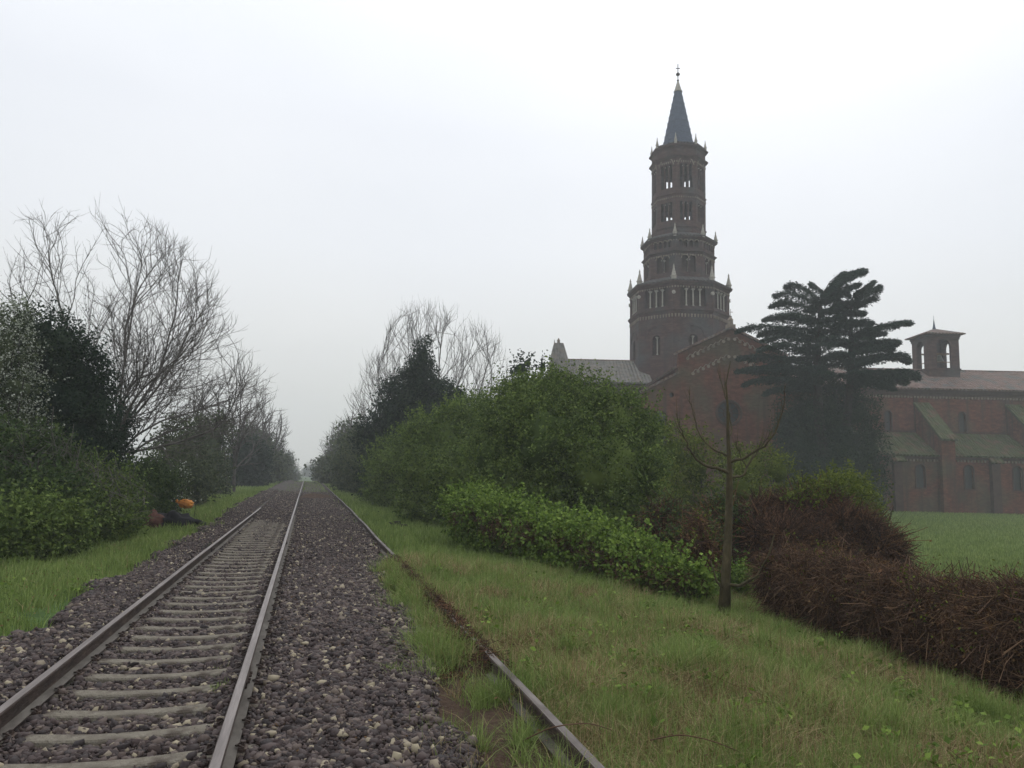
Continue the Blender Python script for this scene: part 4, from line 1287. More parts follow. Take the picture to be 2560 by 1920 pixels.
for i, (bl, n, m, lab) in enumerate((
        ([vb(60, 1020, 90, 60, 18.5), vb(-20, 1030, 90, 90, 18), vb(30, 1100, 95, 70, 17.2), vb(110, 1090, 60, 60, 17.6)], 50000, 'leaf_deep', 'broad green shrub filling the left edge below the blossom'),
        ([vb(165, 1060, 62, 50, 20), vb(225, 1085, 56, 50, 20.5), vb(150, 1115, 70, 45, 18.6), vb(235, 1125, 50, 36, 19.5)], 36000, 'leaf', 'loose green shrub below the trunk of the largest leafless tree'),
        ([vb(300, 1060, 50, 52, 26), vb(335, 1075, 42, 42, 27), vb(270, 1090, 50, 42, 24.5)], 26000, 'leaf_deep', 'dark green shrub just behind the rubbish heap'),
        ([vb(20, 1140, 90, 45, 15.6), vb(110, 1140, 60, 38, 16.6)], 15000, 'leaf', 'low leafy undergrowth at the grass edge on the far left'))):
    bush('shrub', bl, n, .085, m, lab, 'shrub', core=.72, lo=.62, hi=1.12)
bush('shrub', [vb(385, 1050, 14, 34, 30, .5), vb(368, 1060, 12, 25, 30, .4)], 1800, .10, 'leaf_grey', 'thin shrub with pale new leaves above the orange sack', 'shrub', core=0, flowers=(350, .07, 'blossom'), stems=5)
bush('shrub', [vb(395, 985, 48, 75, 40), vb(420, 1040, 45, 40, 38), vb(365, 1030, 40, 50, 36)], 14000, .14, 'leaf_grey', 'grey green thicket between the largest leafless tree and the slim pale trunked tree', 'shrub', core=.7, lo=.6)
bush('shrub', [vb(455, 960, 40, 60, 55), vb(445, 1020, 40, 40, 52)], 10000, .18, 'leaf_grey', 'misty thicket at the foot of the slim pale trunked tree', 'shrub', core=.7, lo=.6)
D = 58.0
r0 = at(493, 1062, D); r0[2] = float(gz(r0[0], r0[1])) - .1; r1_ = r0 + FU * .45
crown = [(375, 1000), (385, 900), (420, 845), (480, 822), (535, 835), (565, 870), (585, 900), (570, 960), (540, 1020), (440, 1040)]
P, par = grow([r0, r1_], [(0, [at(488, 1000, D), at(480, 930, D), at(470, 870, D)]), (1, [at(505, 1000, D), at(510, 930, D) + FV, at(520, 870, D)]), (0, [at(486, 1000, D), at(450, 930, D) - FV, at(425, 890, D)]), (1, [at(506, 990, D), at(540, 930, D) - FV, at(560, 890, D)])], crown, step=.3, trop=.07, l1=(2.8, 5.2), ratio=(.4, .7), minlen=.5, every=(2, 3), seed=8)
bare_tree('bare_tree', P, par, 'slim leafless tree with two pale trunks beyond the orange sack', 'tree', tip=.017, expo=2.4, twigs=.6, twig_len=.7, split=.05, rmax=.16)
bush('evergreen_tree', [vb(545, 985, 25, 30, 82), vb(540, 1015, 34, 36, 82), vb(552, 1000, 28, 36, 82), vb(540, 1040, 26, 18, 82)], 11000, .24, 'leaf_ivy', 'small dark round evergreen beside the line beyond the slim tree', 'tree', core=.75)

PEND = [([vb(60, 1000, 95, 70, 18.2), vb(150, 1060, 90, 60, 18.4), vb(-10, 1060, 90, 80, 17.4), vb(240, 1080, 70, 55, 19.5)], 420, 'tangle of thin leafless stems sticking out of the left shrubs')]

# trees on the right
D = 56.0
r0 = at(905, 1040, D); r0[2] = float(gz(r0[0], r0[1])) - .1
rts = [r0, r0 + FU * 1.0, r0 - FU * 1.0, r0 + FU * 2.0 + FV, r0 - FU * 2.2]
crown = [(742, 950), (748, 870), (780, 840), (790, 785), (825, 755), (838, 712), (865, 675), (925, 660), (985, 685), (1045, 712), (1090, 765), (1105, 820), (1095, 900), (1040, 960), (900, 980)]
lb = [(0, [at(905, 900, D), at(910, 790, D)]), (1, [at(960, 900, D) + FV, at(1000, 800, D)]), (2, [at(860, 920, D) - FV, at(840, 830, D)]), (3, [at(1000, 930, D), at(1060, 850, D)]), (4, [at(810, 950, D), at(780, 890, D)])]
lb += [(0, [at(890, 900, D) + FV, at(880, 780, D) + FV, at(880, 720, D)]), (1, [at(950, 900, D) - FV * 2, at(960, 780, D) - FV * 2, at(965, 730, D) - FV * 2]), (3, [at(1020, 900, D) + FV * 2, at(1040, 800, D) + FV * 3, at(1050, 760, D) + FV * 3]), (2, [at(840, 920, D) + FV * 2, at(820, 860, D) + FV * 2, at(810, 820, D) + FV * 2])]
P, par = grow(rts, lb, crown, step=.3, trop=.09, wander=.10, ang=(.35, .8), l1=(3.8, 6.8), ratio=(.45, .75), every=(3, 5), minlen=.6, seed=9)
bare_tree('bare_tree', P, par, 'wide leafless many stemmed tree behind the dark conifer right of the line', 'tree', tip=.0115, expo=2.6, twigs=.5, twig_len=.7, split=.04, up=1.2, rmax=.16)
bush('conifer', [vb(912, 790, 17, 55, 50), vb(905, 840, 38, 60, 50), vb(880, 890, 52, 70, 50), vb(850, 920, 45, 75, 50), vb(925, 900, 50, 80, 50), vb(830, 970, 50, 60, 50), vb(970, 900, 35, 55, 50)], 42000, .17, 'leaf_ivy',
     'dark pointed conifer standing in front of the wide leafless tree', 'tree', core=.78, per=10)
bush('shrub', [vb(775, 985, 36, 50, 62), vb(800, 1010, 40, 45, 58), vb(745, 1015, 25, 28, 66)], 12000, .2, 'leaf_grey', 'grey green thicket beside the line left of the conifer', 'shrub', core=.7, lo=.6)
bush('shrub', [vb(860, 1000, 50, 60, 40), vb(900, 990, 45, 70, 38), vb(830, 1030, 40, 40, 43)], 22000, .12, 'leaf', 'rounded green shrub at the foot of the conifer', 'shrub', core=.78)
bush('shrub', [vb(950, 960, 62, 75, 31), vb(1010, 940, 60, 70, 32), vb(920, 1020, 60, 60, 30), vb(985, 1030, 60, 55, 28), vb(1040, 900, 40, 36, 33)], 46000, .10, 'leaf', 'large rounded green shrub between the conifer and the tallest bush', 'shrub', core=.78)
bush('leafy_tree', [vb(1130, 890, 66, 70, 24), vb(1200, 865, 62, 60, 24.5), vb(1270, 890, 70, 62, 24), vb(1340, 930, 70, 75, 23.5), vb(1180, 960, 110, 100, 23), vb(1300, 1010, 110, 90, 22.5), vb(1090, 990, 80, 80, 24), vb(1385, 1020, 42, 90, 23.5), vb(1150, 1050, 110, 60, 23)],
     120000, .085, 'leaf', 'tallest broad green leafy tree in front of the church choir', 'tree', core=.8)
bush('evergreen_tree', [vb(1125, 798, 24, 22, 42), vb(1140, 785, 14, 14, 42), vb(1172, 795, 10, 20, 42), vb(1130, 835, 30, 30, 42)], 5000, .16, 'leaf_ivy', 'dark treetop poking up behind the tallest leafy tree', 'tree', core=.6)
# shrubs around the church foot
bush('shrub', [vb(1450, 990, 50, 70, 33), vb(1500, 1010, 50, 60, 34), vb(1430, 1060, 40, 60, 31)], 15000, .11, 'leaf_yellow', 'loose olive green shrub in front of the transept', 'shrub', core=.6, lo=.55)
bush('shrub', [vb(1620, 1010, 60, 40, 34), vb(1680, 1020, 40, 36, 33), vb(1600, 1060, 60, 40, 30)], 12000, .11, 'leaf_yellow', 'loose yellow green shrub behind the young bare tree', 'shrub', core=.6, lo=.55)
bush('shrub', [vb(1840, 1075, 44, 45, 27), vb(1870, 1110, 34, 45, 26.5), vb(1800, 1060, 30, 30, 27)], 11000, .09, 'leaf_yellow', 'fresh yellow green shrub at the right end of the dead vine mound', 'shrub', core=.5, lo=.55)


# ---- masses of dead stems
def tangle(n, blobs, L_=(.5, 1.3), r=.005, droop=.25, lo=.55):
    B = np.array(blobs, float); mbV = []; mbF = []; n0 = 0
    k = rng.choice(len(B), size=n, p=(B[:, 3] * B[:, 5]) / (B[:, 3] * B[:, 5]).sum())
    d = rng.normal(size=(n, 3)); d /= np.linalg.norm(d, axis=1)[:, None]
    c = B[k, :3] + d * B[k, 3:] * (lo + (1.03 - lo) * rng.random((n, 1)) ** .5)
    g = gz(c[:, 0], c[:, 1]); c[:, 2] = np.maximum(c[:, 2], g + .02)
    t = np.cross(d, rng.normal(size=(n, 3))); t[:, 2] += rng.normal(0, .4, n); t /= np.linalg.norm(t, axis=1)[:, None]
    Ls = rng.uniform(*L_, n)[:, None]; q = np.linspace(-.5, .5, 5)
    bend = rng.normal(0, .16, (n, 3)) * Ls
    pts = c[:, None, :] + t[:, None, :] * Ls[:, None] * q[None, :, None] + bend[:, None, :] * (4 * q * q)[None, :, None] - np.array([0, 0, 1])[None, None] * (droop * Ls[:, None] * (4 * q * q)[None, :, None]) * .5
    pts += rng.normal(0, .012, pts.shape)
    nn = t; a = np.cross(nn, [0.2, 0.3, .93]); a /= np.linalg.norm(a, axis=1)[:, None]; b = np.cross(nn, a)
    R = r * rng.uniform(.5, 1.5, n)
    V = np.stack([pts + (a * math.cos(w) + b * math.sin(w))[:, None, :] * R[:, None, None] for w in (0, 2.09, 4.19)], 2)   # n,5,3,3
    base = (np.arange(n) * 15)[:, None, None]
    F = []
    for i in range(4):
        for j in range(3):
            F.append([i * 3 + j, i * 3 + (j + 1) % 3, (i + 1) * 3 + (j + 1) % 3, (i + 1) * 3 + j])
    F = np.array(F)[None] + base
    return V.reshape(-1, 3), F.reshape(-1, 4)


def tangle_thing(name, blobs, n, mt, label, cat, leaves=None, core=.82, r=.006, Ls=(.5, 1.3), core_m='twig'):
    B = np.array(blobs); c = np.array([B[:, 0].mean(), B[:, 1].mean(), 0]); c[2] = float(gz(c[0], c[1]))
    root = thing(name, tuple(c), label, cat)
    V, F = tangle(n, blobs, r=r, L_=Ls)
    V2, F2 = blob_core(blobs, core); n1 = len(V)
    mi = np.concatenate([np.zeros(len(F), int), np.ones(len(F2), int)])
    link('stems', fast_mesh('stems', np.concatenate([V, V2]) - c, np.concatenate([F, F2 + n1]), [M[mt], M[core_m]], mi), root)
    for (nl, s_, m_, bl) in (leaves or []):
        P = blob_points(bl or blobs, nl, .06, lo=.9, hi=1.08, per=5)
        P = P[P[:, 2] > gz(P[:, 0], P[:, 1])]
        V, F = leaf_cards(P, s_); link('leaves', fast_mesh('leaves', V - c, F, M[m_]), root)
    return root


for bl, n_, lab in PEND:
    V, F = tangle(n_, bl, r=.006, L_=(.5, 1.5), droop=-.1, lo=.7); c = np.array([bl[0][0], bl[0][1], float(gz(bl[0][0], bl[0][1]))])
    tag(link('dead_stems', fast_mesh('dead_stems', V - c, F, M['bark']), None, tuple(c)), lab, 'undergrowth', kind='stuff')
mound = [vb(1650, 1132, 50, 36, 20), vb(1760, 1124, 72, 50, 19.5), vb(1840, 1160, 60, 44, 18.5), vb(1900, 1195, 46, 34, 18), vb(1740, 1175, 130, 46, 18.5)]
tangle_thing('vine_mound', lumpy(mound, 6, (.2, .4)), 26000, 'twig', 'rounded mound of dead dark brown vines behind the clipped bramble hedge', 'vine mound', leaves=[(3500, .075, 'leaf_yellow', [vb(1800, 1065, 62, 34, 19.6), vb(1745, 1080, 40, 34, 19.2)]), (1200, .06, 'dead_leaf', None)], r=.007)
hb = [vb(1700, 1258, 48, 66, 13.2), vb(1770, 1272, 72, 76, 12.6), vb(1850, 1295, 80, 80, 11.8), vb(1940, 1325, 85, 88, 11.0), vb(2040, 1360, 95, 100, 10.2), vb(2140, 1390, 95, 118, 9.5), vb(2250, 1420, 110, 140, 8.8), vb(2400, 1450, 130, 160, 8.2)]
HB = lumpy(hb, 6, (.14, .28))
hroot = tangle_thing('bramble_hedge', HB, 52000, 'twig_red', 'long low hedge of dead reddish brown bramble stems crossing the grass to the right edge', 'hedge',
             leaves=[(2600, .04, 'leaf_yellow', None), (12000, .035, 'dead_leaf', None)], r=.0042, Ls=(.15, .75), core=.86)
V, F = tangle(420, HB, r=.003, L_=(.5, 1.2), droop=.7, lo=.86); link('cane', fast_mesh('cane', V - np.array(hroot.location), F, M['dead_leaf']), hroot)['kind'] = 'stuff'
brush = [vb(1500, 1180, 50, 36, 17.5), vb(1440, 1140, 44, 44, 19.5), vb(1560, 1140, 44, 50, 19)]
tangle_thing('dead_shrub', brush, 3500, 'twig', 'dark leafy thicket of stems under the tallest leafy tree', 'shrub', leaves=[(9000, .08, 'leaf_deep', None), (2500, .08, 'leaf_yellow', None)], r=.006, core_m='leaf_deep')
tangle_thing('dead_shrub', [vb(1508, 1165, 14, 55, 16.2, .3), vb(1490, 1190, 12, 36, 15.8, .3), vb(1525, 1195, 12, 34, 15.8, .3)], 900, 'twig', 'upright reddish dead stems left of the young bare tree', 'shrub', leaves=[(900, .06, 'dead_leaf', None), (500, .06, 'leaf_yellow', None)], r=.0045, core=.3, Ls=(.25, .7))

# bright bramble bank
br = [vb(1030, 1104, 44, 22, 20, .9), vb(1090, 1120, 46, 24, 18.8, .8), vb(1160, 1139, 50, 25, 17.6, .8), vb(1235, 1156, 50, 25, 16.6, .8), vb(1300, 1182, 46, 24, 15.8, .7), vb(1365, 1204, 42, 24, 15, .7), vb(1430, 1228, 40, 21, 14.4, .6), vb(1490, 1252, 30, 13, 14.4, .5), vb(1005, 1084, 30, 18, 21, .7)]
root = bush('bramble_patch', br, 52000, .078, 'leaf_bright', 'bright green bramble bank sprawling below the tallest leafy tree', 'bramble', core=.72, stems=0, clump=.075, per=12, aspect=.75, lumps=14, lf=(.22, .6), lo=.5, hi=1.15)
V, F = tangle(5000, [(q[0], q[1], q[2] - q[5] * .4, q[3] * 1.12, q[4] * 1.1, q[5]) for q in br], r=.0045, L_=(.2, .7), lo=.8); off = np.array(root.location)
link('stem', fast_mesh('stem', V - off, F, M['twig_red']), root)
bush('bramble_patch', [vb(1606, 1246, 26, 15, 16.4, .4), vb(1585, 1250, 20, 12, 16.4, .4)], 2600, .06, 'leaf_bright', 'small bright green bramble clump right of the young tree trunk', 'bramble', core=.6, stems=0, clump=.07)

# young bare tree with upswept boughs
D = 13.4
yb = at(1563, 1300, D); yb[2] = float(gz(yb[0], yb[1])) - .05
root = thing('young_tree', tuple(yb), 'young leafless tree with a straight slim trunk and upswept boughs beside the bramble hedge', 'tree')
def Y(*pts): return np.array([at(a, b, D) + FV * c for (a, b, c) in pts]) - yb
mb = MB()
mb.tube(np.concatenate([[np.zeros(3)], Y((1568, 1240, 0), (1573, 1160, 0), (1575, 1080, 0), (1576, 1040, 0), (1575, 990, 0), (1573, 930, .02), (1572, 880, 0), (1568, 830, 0), (1578, 780, .0))]), [.12, .084, .070, .064, .058, .040, .029, .022, .015, .007], 10)
mb.build('trunk', M['bark_young'], root, True)
def bough(pts, r0_, r1_):
    p = Y(*pts); n_ = len(p) * 4; tt = np.linspace(0, len(p) - 1, n_)
    q = np.stack([np.interp(tt, np.arange(len(p)), p[:, j]) for j in range(3)], 1)
    for _ in range(3): q[1:-1] = .25 * q[:-2] + .5 * q[1:-1] + .25 * q[2:]
    q[1:-1] += rng.normal(0, .012, (n_ - 2, 3)); b_ = MB(); b_.tube(q, np.linspace(r0_ * .78, r1_ * .6, n_), 6)
    for _ in range(rnd.randint(7, 11)):
        i = rnd.randrange(n_ // 3, n_ - 1); d = q[i + 1] - q[i]; d /= np.linalg.norm(d); d = d + np.array([rnd.uniform(-.5, .5), rnd.uniform(-.5, .5), .5]); d /= np.linalg.norm(d); Lb = rnd.uniform(.06, .45)
        b_.tube([q[i], q[i] + d * Lb * .5, q[i] + (d + np.array([0, 0, .3])) * Lb], [r1_ * .6, r1_ * .4, .002], 4)
    b_.build('bough', M['bark_young'], root, True)
BF = 1
bough([(1575, 1022, 0), (1545, 1010, -.1), (1510, 1005, -.2), (1482, 975, -.25), (1468, 940, -.3), (1452, 895, -.3)], .042, .012)
bough([(1578, 1030, 0), (1610, 1030, .2), (1628, 1005, .35), (1655, 970, .45), (1690, 925, .5)], .036, .010)
bough([(1576, 1000, 0), (1610, 985, -.2), (1650, 955, -.4), (1668, 900, -.5), (1675, 840, -.5)], .034, .010)
bough([(1575, 985, 0), (1545, 970, .2), (1520, 935, .4), (1512, 890, .5), (1500, 835, .5)], .026, .008)
bough([(1574, 960, 0), (1592, 920, .3), (1580, 850, .4), (1572, 800, .5)], .022, .008)
bough([(1618, 1010, .1), (1602, 985, .1), (1592, 950, .1)], .016, .007)
mb = MB(); mb.tube(Y((1568, 1262, 0), (1590, 1262, -.2), (1625, 1238, -.3), (1650, 1190, -.3), (1660, 1150, -.3)), [.03, .028, .022, .015, .008], 6); mb.tube(Y((1566, 1275, 0), (1545, 1255, -.1), (1532, 1210, -.1)), [.028, .018, .008], 6)
mb.build('sucker', M['bark_young'], root, True)

# ---- cedar in front of the church
D = 64.0
def C4(x, y): return ((1840 + x / 2.514) / K, (640 + y / 2.514) / K)
def Cp(x, y, v=0.): 
    a, b = C4(x, y); return at(a, b, D) + FV * v
cb = Cp(600, 1500); cb[2] = FIELD
cedar = thing('cedar_tree', tuple(cb), 'large dark cedar with flat spreading layers standing before the church', 'tree')
mb = MB()
mb.tube(np.array([cb, Cp(520, 1000), Cp(508, 800), Cp(512, 600), Cp(520, 430), Cp(530, 320), Cp(560, 210)]) - cb, [.5, .42, .36, .3, .2, .14, .06], 8)
mb.tube(np.array([cb + FU * .6, Cp(700, 1000), Cp(715, 800), Cp(722, 600), Cp(722, 430), Cp(724, 330), Cp(740, 230)]) - cb, [.42, .34, .3, .24, .16, .10, .05], 8)
NP = []; ND = []
def frond(p0, tip, sag, wid, n, r0_=.08):
    p0 = np.array(p0); tip = np.array(tip); L_ = np.linalg.norm(tip - p0)
    tt = np.linspace(0, 1, 9); arch = np.sin(tt * math.pi * .8) * sag * L_
    q = p0 + (tip - p0) * tt[:, None]; q[:, 2] += arch - tt ** 4 * L_ * rng.uniform(.02, .12); q[1:, :2] += np.cumsum(rng.normal(0, .05, (8, 2)), 0)
    mb.tube(q - cb, np.linspace(r0_, .015, 9), 5)
    d = (tip - p0)[:2]; d = d / (np.linalg.norm(d) + 1e-6); side = np.array([-d[1], d[0], 0])
    nb_ = int(n * 1.5); kb = max(6, int(L_ / .24)); s = ((rng.integers(0, kb, nb_) + rng.normal(.5, .12, nb_)) / kb).clip(.06, 1)
    c = np.stack([np.interp(s, tt, q[:, j]) for j in range(3)], 1)
    w = wid * (1.15 * np.sin(s * math.pi * .93 + .1)).clip(.06) * rng.uniform(-1, 1, nb_)
    fwd = np.array([d[0], d[1], 0])
    c = c + side * w[:, None] + fwd * (np.abs(w) * .55)[:, None]; c[:, 2] -= w ** 2 * .10 / max(wid, .3) + rng.random(nb_) ** 2 * .34 * (1.15 - s) - rng.random(nb_) ** 4 * .22
    dir_ = fwd * .8 + side * (np.sign(w) * rng.uniform(.2, 1, nb_))[:, None]; dir_[:, 2] -= rng.uniform(-.1, .7, nb_)
    NP.append(c); ND.append(dir_ / np.linalg.norm(dir_, axis=1)[:, None])
fr = [((530, 260), (690, 98), .10, 1.1, 380), ((540, 250), (815, 115), .18, 1.3, 900), ((600, 180), (760, 105), .12, 1.5, 700), ((540, 300), (760, 190), .16, 1.4, 700), ((535, 270), (640, 150), .12, 1.4, 600), ((735, 280), (860, 215), .08, 1.2, 500), ((728, 320), (850, 270), .1, 1.2, 450), ((560, 230), (480, 160), .05, .7, 200), ((530, 280), (322, 200), .22, 1.3, 620), ((525, 320), (262, 262), .16, 1.3, 560), ((520, 360), (238, 325), .18, 1.4, 700),
      ((520, 400), (290, 390), .16, 1.2, 500), ((518, 430), (160, 415), .12, 1.5, 900), ((515, 470), (300, 460), .10, 1.2, 560), ((512, 520), (150, 505), .12, 1.5, 800), ((512, 520), (5, 462), .10, 1.5, 1000), ((512, 570), (160, 545), .10, 1.6, 700),
      ((520, 300), (640, 260), .12, 1.0, 380), ((520, 360), (640, 340), .14, 1.1, 420), ((520, 420), (650, 400), .12, 1.1, 460), ((515, 500), (660, 470), .12, 1.2, 460),
      ((735, 250), (850, 165), .02, .9, 480), ((730, 250), (640, 225), .10, .9, 320), ((726, 300), (640, 305), .12, .9, 380), ((726, 300), (800, 300), .08, .8, 360), ((724, 360), (650, 380), .08, .8, 280), ((724, 360), (790, 370), .08, .7, 280), ((722, 420), (650, 440), .08, 1.0, 340), ((722, 420), (825, 440), .06, 1.0, 380),
      ((722, 500), (1080, 445), .10, 1.5, 1300), ((722, 520), (900, 480), .10, 1.4, 800), ((722, 560), (1015, 560), .12, 1.6, 1200), ((722, 600), (950, 600), .10, 1.6, 800), ((722, 660), (1065, 670), .14, 1.6, 1200), ((720, 700), (960, 650), .10, 1.4, 600), ((720, 740), (1135, 745), .06, 1.7, 1300), ((720, 780), (1060, 800), .10, 1.8, 1200), ((720, 800), (930, 850), .10, 1.8, 900),
      ((722, 560), (560, 550), .1, 1.4, 700), ((722, 660), (560, 640), .1, 1.4, 600),
      ((510, 620), (120, 600), .10, 1.6, 1100), ((510, 680), (30, 640), .08, 1.7, 1300), ((508, 720), (180, 700), .10, 1.7, 1100), ((508, 760), (0, 740), .08, 1.8, 1500), ((508, 800), (60, 800), .08, 1.8, 1400), ((508, 830), (200, 860), .08, 1.8, 1200)]
for (a, b, sg, w, n) in fr:
    frond(Cp(*a), Cp(b[0], b[1], rnd.uniform(-1.2, 1.2)), sg, w * .9, n * 1.0, .04 + .0001 * abs(a[0] - b[0]))
for (tx, y0, y1, nn_, rmax) in ((515, 300, 860, 18, 4.6), (722, 300, 860, 16, 4.2)):          # limbs towards and away from the viewer
    for i in range(nn_):
        y = y0 + (y1 - y0) * i / nn_; p0 = Cp(tx, y); L_ = (1.2 + rmax * (i / nn_)) * rnd.uniform(.75, 1.1); ang = rnd.uniform(-.9, .9) + (0 if i % 2 else math.pi)
        p1 = p0 + FV * math.cos(ang) * L_ + FU * math.sin(ang) * L_ * .5 + np.array([0, 0, rnd.uniform(-.1, .35)])
        frond(p0, p1, .1, .8, 130 + 55 * L_, .05)
mb.build('trunk', M['bark_dark'], cedar, True)
P = np.concatenate(NP); Dn = np.concatenate(ND)
P = np.repeat(P, 3, axis=0) + rng.normal(0, .06, (len(P) * 3, 3)) * np.array([1, 1, .6]); Dn = np.repeat(Dn, 3, axis=0) + rng.normal(0, .35, (len(Dn) * 3, 3)); Dn /= np.linalg.norm(Dn, axis=1)[:, None]
Wd = np.cross(Dn, rng.normal(size=Dn.shape)); Wd /= np.linalg.norm(Wd, axis=1)[:, None]; Ln = rng.uniform(.10, .28, len(P))[:, None]
V = np.stack([P - Wd * .015, P + Dn * Ln * .5 - Wd * .034, P + Dn * Ln, P + Dn * Ln * .5 + Wd * .034], 1).reshape(-1, 3) - cb
link('crown', fast_mesh('crown', V, np.arange(len(V)).reshape(-1, 4), M['needle']), cedar)
D = 62
bush('evergreen_thicket', [vb(1775, 885, 70, 50, 66), vb(1735, 900, 40, 50, 66), vb(1800, 950, 90, 60, 65), vb(1840, 890, 46, 40, 67), vb(1740, 960, 50, 50, 65), vb(1780, 1010, 80, 40, 63), vb(1870, 975, 40, 40, 66), vb(1700, 930, 26, 34, 66)], 90000, .15, 'leaf_ivy',
     'dense dark evergreen growth below the cedar hiding the transept corner', 'thicket', core=.7, base=FIELD, lumps=14, lf=(.2, .5), hi=1.2)

# ---- far rows of trees fading into the fog: three kinds, copied
def proto_far(seed, w, h, leafy):
    global rng
    A = rng.normal(size=(750, 3)); A /= np.linalg.norm(A, axis=1)[:, None]; A *= rng.random((750, 1)) ** .4
    A = A * np.array([w / 2, w / 2, h * .36]) + np.array([0, 0, h * .62])
    P, par = colonize([np.zeros(3)], A, step=h / 24, infl=h * .4, kill=h / 15, iters=70, trop=(0, 0, .3), limbs=[(0, [(0, 0, h * .3)])])
    root = bare_tree('far_tree', P, par, None, None, tip=.032, expo=2.3, twigs=.9, twig_len=1.0, split=.09, rmax=.3)
    if leafy:
        bl = [(rnd.uniform(-.2, .2) * w, rnd.uniform(-.2, .2) * w, h * f, w * r_, w * r_, h * .2) for f, r_ in ((.12, .42), (.2, .5), (.36, .42), (.5, .3))]
        Pp = blob_points(bl, 8000, .3, lo=.4, hi=1.1); V, F = leaf_cards(Pp, .35); V2, F2 = blob_core(bl, .7)
        link('undergrowth', fast_mesh('undergrowth', np.concatenate([V, V2]), np.concatenate([F, F2 + len(V)]), M['leaf_grey']), root)
    return root


def copy_tree(o, loc, s, rz, label, cat, group):
    c = o.copy(); col.objects.link(c); c.location = loc; c.scale = (s, s, s); c.rotation_euler = (0, 0, rz)
    for ch_ in o.children:
        k = ch_.copy(); col.objects.link(k); k.parent = c
    return tag(c, label, cat, group)


protos = [proto_far(1, 6.5, 9, True), proto_far(2, 8, 10, True), proto_far(3, 7, 8, True)]
spots = []
for side, xs_, ys_ in ((-1, -6.0, (100, 118, 138, 160, 186, 215, 250, 290, 340)), (1, 6.0, (88, 102, 114, 134, 158, 185, 215, 250, 290, 340))):
    for i, yy in enumerate(ys_): spots.append((side, xs_ * (1 + yy / 1600) + rnd.uniform(-.7, .7), yy + rnd.uniform(-3, 3), i))
ordn = ['nearest', 'second', 'third', 'fourth', 'fifth', 'sixth', 'seventh', 'eighth', 'ninth', 'tenth']
used = set(); spots.append((1, 1.5, 430, 10)); ordn.append('last')
for q, (side, xx, yy, i) in enumerate(spots):
    lab = 'last misty tree closing the view at the vanishing point of the line' if i == 10 else f"{ordn[i]} misty tree in the row along the {'left' if side < 0 else 'right'} side of the far line"
    grp = 'misty trees along the ' + ('left' if side < 0 else 'right') + ' of the far line'
    p = protos[q % 3]; loc = (xx, yy, float(gz(xx, yy)) - .1); s = rnd.uniform(.85, 1.15) * (1.0 if side < 0 else 1.05)
    if q % 3 not in used:
        used.add(q % 3); p.location = loc; p.scale = (s, s, s); tag(p, lab, 'tree', grp)
    else:
        copy_tree(p, loc, s, rnd.uniform(0, 6.28), lab, 'tree', grp)

# ============================================================ small things beside the line
def crumple(c, r, seed, m, name, label, cat, n=22, parent=None, amp=.25):
    u = np.linspace(0, 2 * math.pi, n, endpoint=False); v = np.linspace(0.02, math.pi - .02, n // 2 + 2)
    U_, V_ = np.meshgrid(u, v); Dd = np.stack([np.cos(U_) * np.sin(V_), np.sin(U_) * np.sin(V_), np.cos(V_)], -1)
    w = 1 + amp * np.sin(Dd[..., 0] * 6 + seed) * np.sin(Dd[..., 1] * 5 + 2 * seed) + amp * .6 * np.sin(Dd[..., 2] * 9 + Dd[..., 0] * 7) + amp * .3 * np.sin(Dd[..., 1] * 17 + Dd[..., 0] * 13)
    V = (Dd * w[..., None] * np.array(r)).reshape(-1, 3); nv = len(v)
    i = np.arange(n)[None] + n * np.arange(nv - 1)[:, None]; j = (np.arange(n)[None] + 1) % n + n * np.arange(nv - 1)[:, None]
    F = np.stack([i, j, j + n, i + n], -1).reshape(-1, 4)
    o_ = link(name, fast_mesh(name, V, F, M[m]), parent, tuple(c))
    if label: tag(o_, label, cat)
    return o_


pc = at(368, 1152, 23.5); pc[2] = float(gz(pc[0], pc[1]))
heap_r = thing('rubbish_heap', tuple(pc), 'dark heap of dumped rubbish on the grass below the orange sack', 'rubbish heap')
crumple((.1, 0, .2), (.66, .4, .32), 2, 'tarp', 'tarpaulin', None, None, parent=heap_r); crumple((.55, .1, .16), (.38, .3, .18), 5, 'tarp', 'tarpaulin', None, None, parent=heap_r)
crumple((-.5, -.1, .26), (.34, .26, .30), 7, 'redrag', 'cloth', None, None, parent=heap_r); crumple((-.35, -.25, .12), (.16, .12, .12), 9, 'redrag', 'cloth', None, None, parent=heap_r)
for k in range(3): crumple((.62 + .12 * k, -.22 + .1 * k, .22 - .05 * k), (.05, .04, .02), k, 'white', 'paper_scrap', None, None, n=10, parent=heap_r)
p = at(306, 1157, 22.5); z = float(gz(p[0], p[1])); mb = MB()
mb.box((-.42, -.05, 0), (.42, .05, .045)); mb.box((.18, -.046, .047), (.24, .046, .06)); o_ = mb.build('wooden_plank', M['wood']); o_.location = (p[0], p[1], z + .05); o_.rotation_euler = (0, -.10, .25); tag(o_, 'short reddish plank lying in the grass left of the rubbish heap', 'plank')
